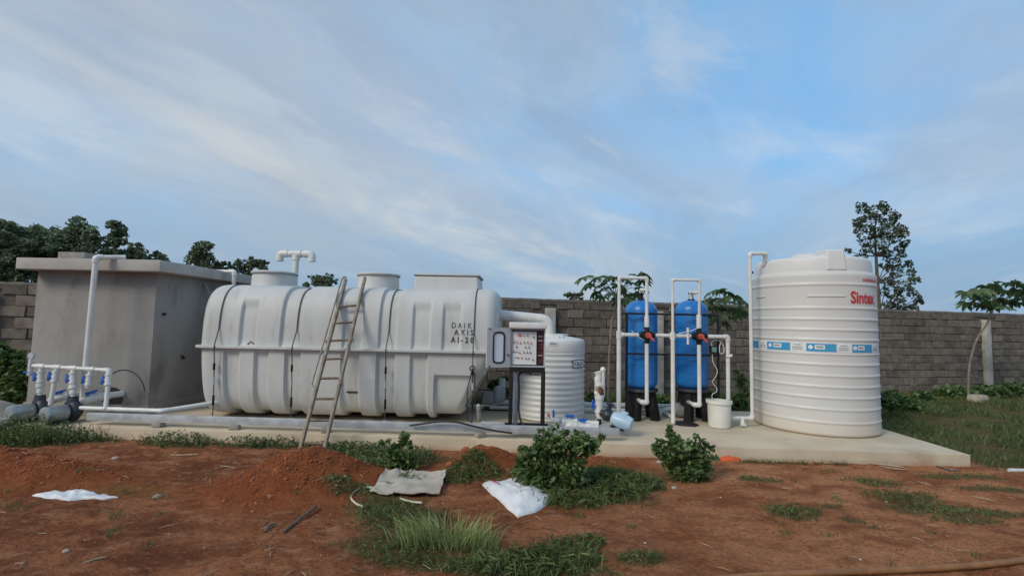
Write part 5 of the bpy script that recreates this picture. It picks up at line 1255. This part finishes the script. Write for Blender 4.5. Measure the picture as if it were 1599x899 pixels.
def build_grass():
    acc = {'grass_d': [], 'grass_l': []}; wv = []; mat_ = []
    for q in GRASS:
        if q[4] == 'weed':
            P = fill_patch(q, q[5]*.8)
            if len(P):
                d = np.array([max(0.05, 1-patch(a, b, q)*.7) for a, b, _ in P]); P2 = P.copy(); P2[:, 2] += rng.uniform(.02, 1, len(P))*q[6]*d; wv.append(leaf_cards(P2, .042, .6, .4, .5)); 
                acc['grass_d'].append(blades(P[::2], q[6]*.9, .007, .9))
        else:
            P = fill_patch(q, q[5]*(1.0 if q[4] == 'grass_l' else .95))
            if not len(P): continue
            if q[4] == 'grass_l': acc[q[4]].append(blades(P, q[6], .0085, .95, (q[0], q[1]+.02))); continue
            d = np.array([max(.1, 1-patch(a, b, q)*.5) for a, b, _ in P]); m_ = len(P)*11//20
            P2 = P[:m_].copy(); P2[:, 2] += rng.uniform(.05, .75, m_)*q[6]*d[:m_]
            mat_.append(leaf_cards(P2, max(.045, q[6]*.62), .75, .5, .17, .06)); acc['grass_d'].append(blades(P[m_:], q[6]*.95, .0085, 1.3))
    # lawn right of the slab and behind it
    n = 62000; x = rng.uniform(5.4, 17, n); y = rng.uniform(5.9, 14.5, n); out = []
    for a, b in zip(x, y):
        if b > WA*a+WB-.1: continue
        if b < 9.0 and a < 5.75: continue
        if rnd.random() < lawn_amt(a, b)*(.55+1.5*mnoise.noise((a*1.1, b*1.1, 9))): out.append((a, b, gh(a, b)))
    acc['grass_d'].append(blades(np.array(out), .11, .016, .9))
    n = 9000; x = rng.uniform(-2, 6, n); y = rng.uniform(9.25, 12, n); out = [(a, b, gh(a, b)) for a, b in zip(x, y) if b < WA*a+WB-.1]
    acc['grass_d'].append(blades(np.array(out), .16, .016, .8))
    n = 2600; x = rng.uniform(-11, -8.3, n); y = rng.uniform(5.5, 9, n); out = [(a, b, gh(a, b)) for a, b in zip(x, y) if b < WA*a+WB-.1]
    acc['grass_d'].append(blades(np.array(out), .14, .014, .8))
    # stray tufts
    out = []
    for _ in range(120):
        cx, cy = rng.uniform(-5, 6.5), rng.uniform(3.2, 6.2)
        if mnoise.noise((cx*.8, cy*.8, 5)) < -.05: continue
        for k in range(rnd.randint(5, 22)):
            a, b = cx+rnd.gauss(0, .035), cy+rnd.gauss(0, .03)
            if b < slab_front(a)-.02: out.append((a, b, gh(a, b)))
    acc['grass_d'].append(blades(np.array(out), .05, .006, .9))
    for k, nm in (('grass_d', 'grass'), ('grass_l', 'tall_grass')):
        o = fastmesh(nm, np.concatenate(acc[k]), 5, BL_F, k); o['kind'] = 'stuff'; o['category'] = 'grass'
        o['label'] = 'short green grass in patches on the red soil' if k == 'grass_d' else 'bright pale green tuft of longer grass in front'
    o = fastmesh('matted_grass', np.concatenate(mat_), 6, LEAF_F, 'grass_m'); o['kind'] = 'stuff'; o['category'] = 'grass'; o['label'] = 'matted lower blades of the green grass patches'
    o = fastmesh('creeping_weeds', np.concatenate(wv), 6, LEAF_F, 'weed'); o['kind'] = 'stuff'; o['category'] = 'weeds'; o['label'] = 'low creeping weeds along the front edge of the slab'
build_grass()
# ------------------------------------------------------------------ soil clods, litter
def build_litter():
    # clods: small tetra-like lumps over mounds and soil
    P = []; sz = []
    for mx, my, rx, ry, mh, ro in MOUNDS:
        n = int(8500*rx*ry*(1 if mh > .08 else .3))
        for _ in range(n):
            a = rnd.uniform(0, 2*PI); q = abs(rnd.gauss(0, .62)); x, y = mx+rx*q*math.cos(a), my+ry*q*math.sin(a)
            if y > slab_front(x)-.02: continue
            P.append((x, y, gh(x, y))); sz.append(rnd.choice((.004, .005, .006, .008, .011)) if rnd.random() < .985 else .026)
    for _ in range(9000):
        x, y = rnd.uniform(-5.5, 6.5), rnd.uniform(2.5, 6.4)
        if y < slab_front(x)-.02 and mnoise.noise((x*1.3, y*1.3, 2)) > -.15: P.append((x, y, gh(x, y))); sz.append(rnd.choice((.004, .006, .008, .011)))
    P = np.array(P); sz = np.array(sz)[:, None, None]; n = len(P)
    base = np.array([(1, 0, .1), (0, 1, .0), (-1, 0, .1), (0, -1, 0), (0, 0, .9), (0, 0, -.5)])
    V = P[:, None, :]+base[None]*sz*rng.uniform(.6, 1.25, (n, 6, 3))
    a = rng.uniform(0, 2*PI, n); ca, sa = np.cos(a)[:, None], np.sin(a)[:, None]; d = V-P[:, None, :]
    V = P[:, None, :]+np.stack([d[..., 0]*ca-d[..., 1]*sa, d[..., 0]*sa+d[..., 1]*ca, d[..., 2]], -1)
    o = fastmesh('soil_clods', V, 6, [(0, 1, 4), (1, 2, 4), (2, 3, 4), (3, 0, 4), (1, 0, 5), (2, 1, 5), (3, 2, 5), (0, 3, 5)], 'clod'); o['kind'] = 'stuff'; o['category'] = 'soil'; o['label'] = 'loose crumbs and clods of red soil'
    # straw bits and pebbles
    st = MB(); pb = MB()
    for _ in range(170):
        x, y = rnd.uniform(-5.5, 7), rnd.uniform(2.7, 6.3)
        if y > slab_front(x)-.05: continue
        a = rnd.uniform(0, PI); L = rnd.uniform(.03, .13); p = Vector((x, y, gh(x, y)+.008)); d = Vector((math.cos(a), math.sin(a), rnd.uniform(-.05, .08))); st.tube([p-d*L/2, p+d*L*.1+Vector((0, 0, .004)), p+d*L/2], [.0022, .0035, .002], 4)
    for _ in range(80):
        x, y = rnd.uniform(-5.5, 7), rnd.uniform(2.7, 6.3)
        if y > slab_front(x)-.05: continue
        s = rnd.uniform(.004, .012); p = Vector((x, y, gh(x, y)+s*.2)); pb.lathe([(.2*s, -.4*s), (s, -.1*s), (.8*s, .4*s), (.2*s, .6*s)], p, 6)
    o = st.build('straw', 'stick', None); tag(o, 'dry straw bits strewn over the red soil', 'straw', None, 'stuff')
    o = pb.build('pebbles', 'stone', None); tag(o, 'pale pebbles strewn over the red soil', 'pebbles', None, 'stuff')
build_litter()
# ------------------------------------------------------------------ loose things on the soil
def sheet(outline, h, seed, rings=12, wr=.012, base=.006, sharp=1.0):
    """a lumpy closed bag or film over an outline of ground points"""
    pts = [Vector(p) for p in outline]; n0 = len(pts); P = []
    for i in range(n0):
        for k in range(5): P.append(pts[i].lerp(pts[(i+1) % n0], k/5))
    n = len(P); c = sum(P, Vector())/n; V = []; m = MB()
    for r in range(rings+1):
        s = 1-r/rings
        for p in P:
            q = c.lerp(p, s); e = math.sqrt(max(0, 1-s**2))**sharp
            z = gh(q.x, q.y)+base+h*e*(1+.5*mnoise.noise((q.x*5, q.y*5, seed)))+wr*(mnoise.noise((q.x*17, q.y*17, seed+3)))*min(1, e*1.5+.3)+wr*1.2*abs(mnoise.noise((q.x*8+q.y*6, q.y*3, seed+7)))
            V.append((q.x, q.y, max(z, gh(q.x, q.y)+.003)))
    F = [(r*n+k, r*n+(k+1) % n, (r+1)*n+(k+1) % n, (r+1)*n+k) for r in range(rings) for k in range(n)]
    b0 = len(V); V += [(p.x, p.y, gh(p.x, p.y)-.01) for p in P]; F += [(b0+(k+1) % n, (k+1) % n, k, b0+k)[::-1] for k in range(n)]; F.append(tuple(b0+k for k in reversed(range(n))))
    return m.add(V, F), c
def G(*pp): return [gp(*p) for p in pp]
def build_loose():
    m, c = sheet(G((753, 757), (777, 754), (803, 749), (815, 752), (845, 760), (861, 776), (858, 785), (836, 800), (809, 808), (795, 797)), .075, 3, 14, .012)
    s = thing('white_sack', 'crumpled white woven sack lying beside the large green shrub', 'sack', c); m.build('bag', 'sack', s, angle=60, recalc=True)
    pr = MB()
    for px, py, w in ((771, 762, .05), (775, 765, .045), (779, 768, .03)):
        p = gp(px, py); z = max((v[2] for v in m.v if (v[0]-p.x)**2+(v[1]-p.y)**2 < .004), default=p.z)
        pr.box((p.x, p.y, z+.004), (w, .012, .003), rz=-.3)
    pr.build('print', 'signred', s)
    m, c = sheet(G((50, 774), (68, 768), (78, 758), (100, 761), (120, 762), (140, 768), (165, 773), (184, 777), (160, 780), (132, 779), (105, 782), (92, 779), (70, 778)), .016, 9, 8, .018)
    onemesh('plastic_sheet', m, 'sack', 'flat torn white plastic sheet lying on the soil at left', 'plastic sheet', c, angle=60, recalc=True)
    # cardboard
    corners = G((600, 739), (697, 736), (686, 777), (579, 773)); t = thing('cardboard', 'flattened piece of weathered cardboard lying on the weeds', 'cardboard', sum(corners, Vector())/4)
    def board(c4, z0, seed, nu=16, nv=10):
        V = []
        for lay in (0, -.012):
            for j in range(nv+1):
                for i in range(nu+1):
                    u, v = i/nu, j/nv; p = c4[0]*(1-u)*(1-v)+c4[1]*u*(1-v)+c4[2]*u*v+c4[3]*(1-u)*v
                    e = 1+.05*(mnoise.noise((u*6, v*6, seed))); q = c4[0].lerp(c4[2], .5); p = q+(p-q)*(e if i in (0, nu) or j in (0, nv) else 1)
                    V.append((p.x, p.y, max(gh(p.x, p.y), 0)+z0+.022*mnoise.noise((u*2.3, v*2.3, seed+2))+.006*mnoise.noise((u*7, v*7, seed+5))+lay))
        n = (nu+1)*(nv+1); F = []
        for j in range(nv):
            for i in range(nu):
                a = j*(nu+1)+i; F += [(a, a+1, a+nu+2, a+nu+1), (n+a, n+a+nu+1, n+a+nu+2, n+a+1)]
        edge = [j*(nu+1) for j in range(nv+1)]+[nv*(nu+1)+i for i in range(1, nu+1)]+[j*(nu+1)+nu for j in range(nv-1, -1, -1)]+[i for i in range(nu-1, 0, -1)]
        for k in range(len(edge)): a, b = edge[k], edge[(k+1) % len(edge)]; F.append((a, b, n+b, n+a))
        return MB().add(V, F)
    board(G((625, 739), (697, 736), (686, 777), (612, 776)), .050, 4).build('sheet', 'card', t, recalc=True)
    board(G((602, 738), (628, 741), (622, 757), (589, 756)), .044, 7, 8, 6).build('flap', 'card', t, recalc=True); board(G((588, 758), (622, 758), (613, 777), (577, 772)), .040, 8, 8, 6).build('flap', 'card', t, recalc=True)
    a, b = gp(443, 832, .012), gp(495, 769, .03)
    onemesh('metal_rod', MB().tube([a, a.lerp(b, .5)+Vector((0, 0, .005)), b], .011, 8), 'rod', 'thin grey metal rod lying on the soil in front of the middle mound', 'rod', a)
    a = gp(412, 832, .01); onemesh('twig', MB().tube([a, gp(422, 824, .025), gp(431, 819, .01)], [.008, .010, .004], 6), 'rod', 'short dark twig lying left of the metal rod', 'twig', a, 'sticks and twigs on the soil')
    for pts, r, mm, lab in ((((1340, 723), (1380, 727), (1412, 731)), .014, 'stick', 'long pale stick along the slab edge right of the large tank'),
                            (((1372, 728), (1398, 733), (1418, 734)), .009, 'stick', 'thinner stick just in front of the long pale stick'),
                            (((1432, 752), (1445, 756), (1456, 759)), .006, 'stick', 'short straw stick on the soil below the slab corner'),
                            (((1515, 776), (1535, 779), (1556, 783)), .006, 'stick', 'thin straw stick near the right edge of the photo'),
                            (((1462, 729), (1488, 736), (1500, 735)), .012, 'rod', 'dark stick leaning at the foot of the slab corner'),
                            (((265, 711), (285, 712), (310, 710)), .010, 'stick', 'pale flat stick on the soil below the left end of the tank'),
                            (((118, 709), (135, 709), (150, 708)), .006, 'stick', 'thin straw stick right of the left soil mound'),
                            (((335, 733), (350, 728), (368, 731)), .006, 'stick', 'bent straw stick left of the middle soil mound'),
                            (((130, 880), (150, 874), (167, 870)), .006, 'stick', 'straw stick in the lower left corner of the soil'),
                            (((818, 878), (822, 888), (824, 899)), .009, 'strap', 'pale stalk in the grass at the bottom middle')):
        P = [gp(*p, r*.9) for p in pts]; P[1].z += .004
        onemesh('stick', MB().tube(fillet(P, .05, 3), [r*.7]+[r]*(len(fillet(P, .05, 3))-2)+[r*.5], 7), mm, lab, 'stick', P[0], 'sticks and twigs on the soil')
    for px, py, s, lab, nm in ((245, 776, .035, 'small white stone right of the ochre wet patch', 'stone'), (1053, 762, .03, 'small white stone below the smaller bushy shrub', 'stone'), (103, 860, .02, 'pale brown stone in the lower left soil', 'stone'), (180, 716, .035, 'pale flat stone near the left weeds below the rail', 'stone'), (1030, 722, .04, 'white stone left of the smaller bushy shrub', 'stone'), (960, 702, .035, 'pale lump of stone at the slab foot right of the large shrub', 'stone'), (1100, 739, .03, 'white stone at the right foot of the smaller shrub', 'stone')):
        p = gp(px, py); m = MB().lathe([(.25*s, -.3*s), (s, -.1*s), (1.05*s, .25*s), (.7*s, .6*s), (.2*s, .75*s)], p, 9); m.v = [(x+s*.3*mnoise.noise((x*40, y*40, z*40)), y+s*.3*mnoise.noise((x*40+5, y*40, z*40)), z) for x, y, z in m.v]
        onemesh(nm, m, 'stone', lab, 'stone', p, 'stones on the soil')
    # boulder lumps on the right-hand mound
    for px, py, s, lab in ((728, 697, .075, 'reddish clod on top of the soil mound left of the large shrub'), (770, 704, .05, 'smaller orange clod on the soil mound left of the large shrub'), (702, 722, .05, 'orange clod at the left foot of the mound by the cardboard')):
        p = gp(px, py+6); m = MB().lathe([(.3*s, -.4*s), (s, 0), (.95*s, .35*s), (.6*s, .7*s), (.15*s, .85*s)], p, 10); m.v = [(x+s*.35*mnoise.noise((x*20, y*20, z*20)), y+s*.35*mnoise.noise((x*20+5, y*20, z*20)), z+s*.2*mnoise.noise((x*20, y*20+7, z*20))) for x, y, z in m.v]
        onemesh('soil_lump', m, 'clod', lab, 'soil lump', p, 'soil lumps on the mound')
    m, c = sheet(G((1122, 714), (1135, 711), (1150, 711), (1163, 716), (1155, 720), (1138, 720), (1126, 721)), .035, 21, 8, .03)
    onemesh('orange_cloth', m, 'orange', 'crumpled bright orange cloth at the foot of the slab', 'cloth', c, angle=60, recalc=True)
    a, b = gp(1576, 736, .02), gp(1612, 737, .02); onemesh('white_pipe_offcut', MB().tube([a, b], .022, 10), 'pvc', 'short white pipe offcut on the soil at the right edge', 'pipe', a)
    hp = [gp(1050, 915, .02), gp(1180, 903, .02), gp(1290, 899, .022), gp(1400, 895, .022), gp(1490, 890, .022), gp(1560, 884, .022), gp(1605, 878, .022), gp(1690, 862, .022)]
    onemesh('hose', MB().tube(fillet(hp, .3, 5), .022, 10), 'hose', 'muddy brown hose along the bottom right of the ground', 'hose', hp[0])
    # packing straps
    for pts, lab in ((((560, 766), (548, 772), (547, 782), (556, 791), (566, 795)), 'curled pale packing strap left of the cardboard'), (((570, 762), (592, 768), (620, 772)), 'pale packing strap under the left flap of the cardboard'), (((624, 782), (640, 787), (658, 789)), 'short pale strap in the grass below the cardboard'), (((480, 681), (488, 689), (502, 688), (508, 683)), 'pale strap caught behind the foot of the ladder')):
        P = [gp(*p, .02) for p in pts]; m = MB(); f = fillet(P, .08, 4); V = []
        for q in f: V += [q+Vector((0, -.009, .004)), q+Vector((0, .009, .012)), q+Vector((0, .009, .008)), q+Vector((0, -.009, 0))]
        F = [(4*i+k, 4*i+(k+1) % 4, 4*i+4+(k+1) % 4, 4*i+4+k) for i in range(len(f)-1) for k in range(4)]+[(3, 2, 1, 0), tuple(4*(len(f)-1)+k for k in range(4))]
        m.add(V, F); onemesh('packing_strap', m, 'strap', lab, 'strap', P[0], 'packing straps on the ground', recalc=True)
    p = at(1520, 646, 12.0); p.z = gh(p.x, 12.0)
    m = MB().box(p+Vector((.12, 0, .08)), (.36, .28, .17), rz=.2, taper=.85); onemesh('white_block', m, 'stone', 'white stone block at the foot of the curved papaya trunk', 'block', p, bevel=.03)
    p = Vector((at(6, 645, 6.9).x, 6.9, .0)); m = MB().lathe([(.1, 0), (.32, .05), (.34, .2), (.22, .36), (.06, .42)], p+Vector((-.12, 0, .0)), 12)
    m.v = [(x+.08*mnoise.noise((x*4, y*4, z*4)), y+.08*mnoise.noise((x*4+5, y*4, z*4)), z) for x, y, z in m.v]
    onemesh('boulder', m, 'concrete', 'grey boulder at the far left edge beside the first pump', 'boulder', p)
    p = at(-6, 653, 6.55); p.z = .16; onemesh('concrete_spacer', MB().box(p+Vector((.05, 0, .04)), (.3, .2, .09), rz=.3), 'concrete', 'pale concrete slab piece at the left edge in front of the boulder', 'concrete block', p, bevel=.01)
build_loose()
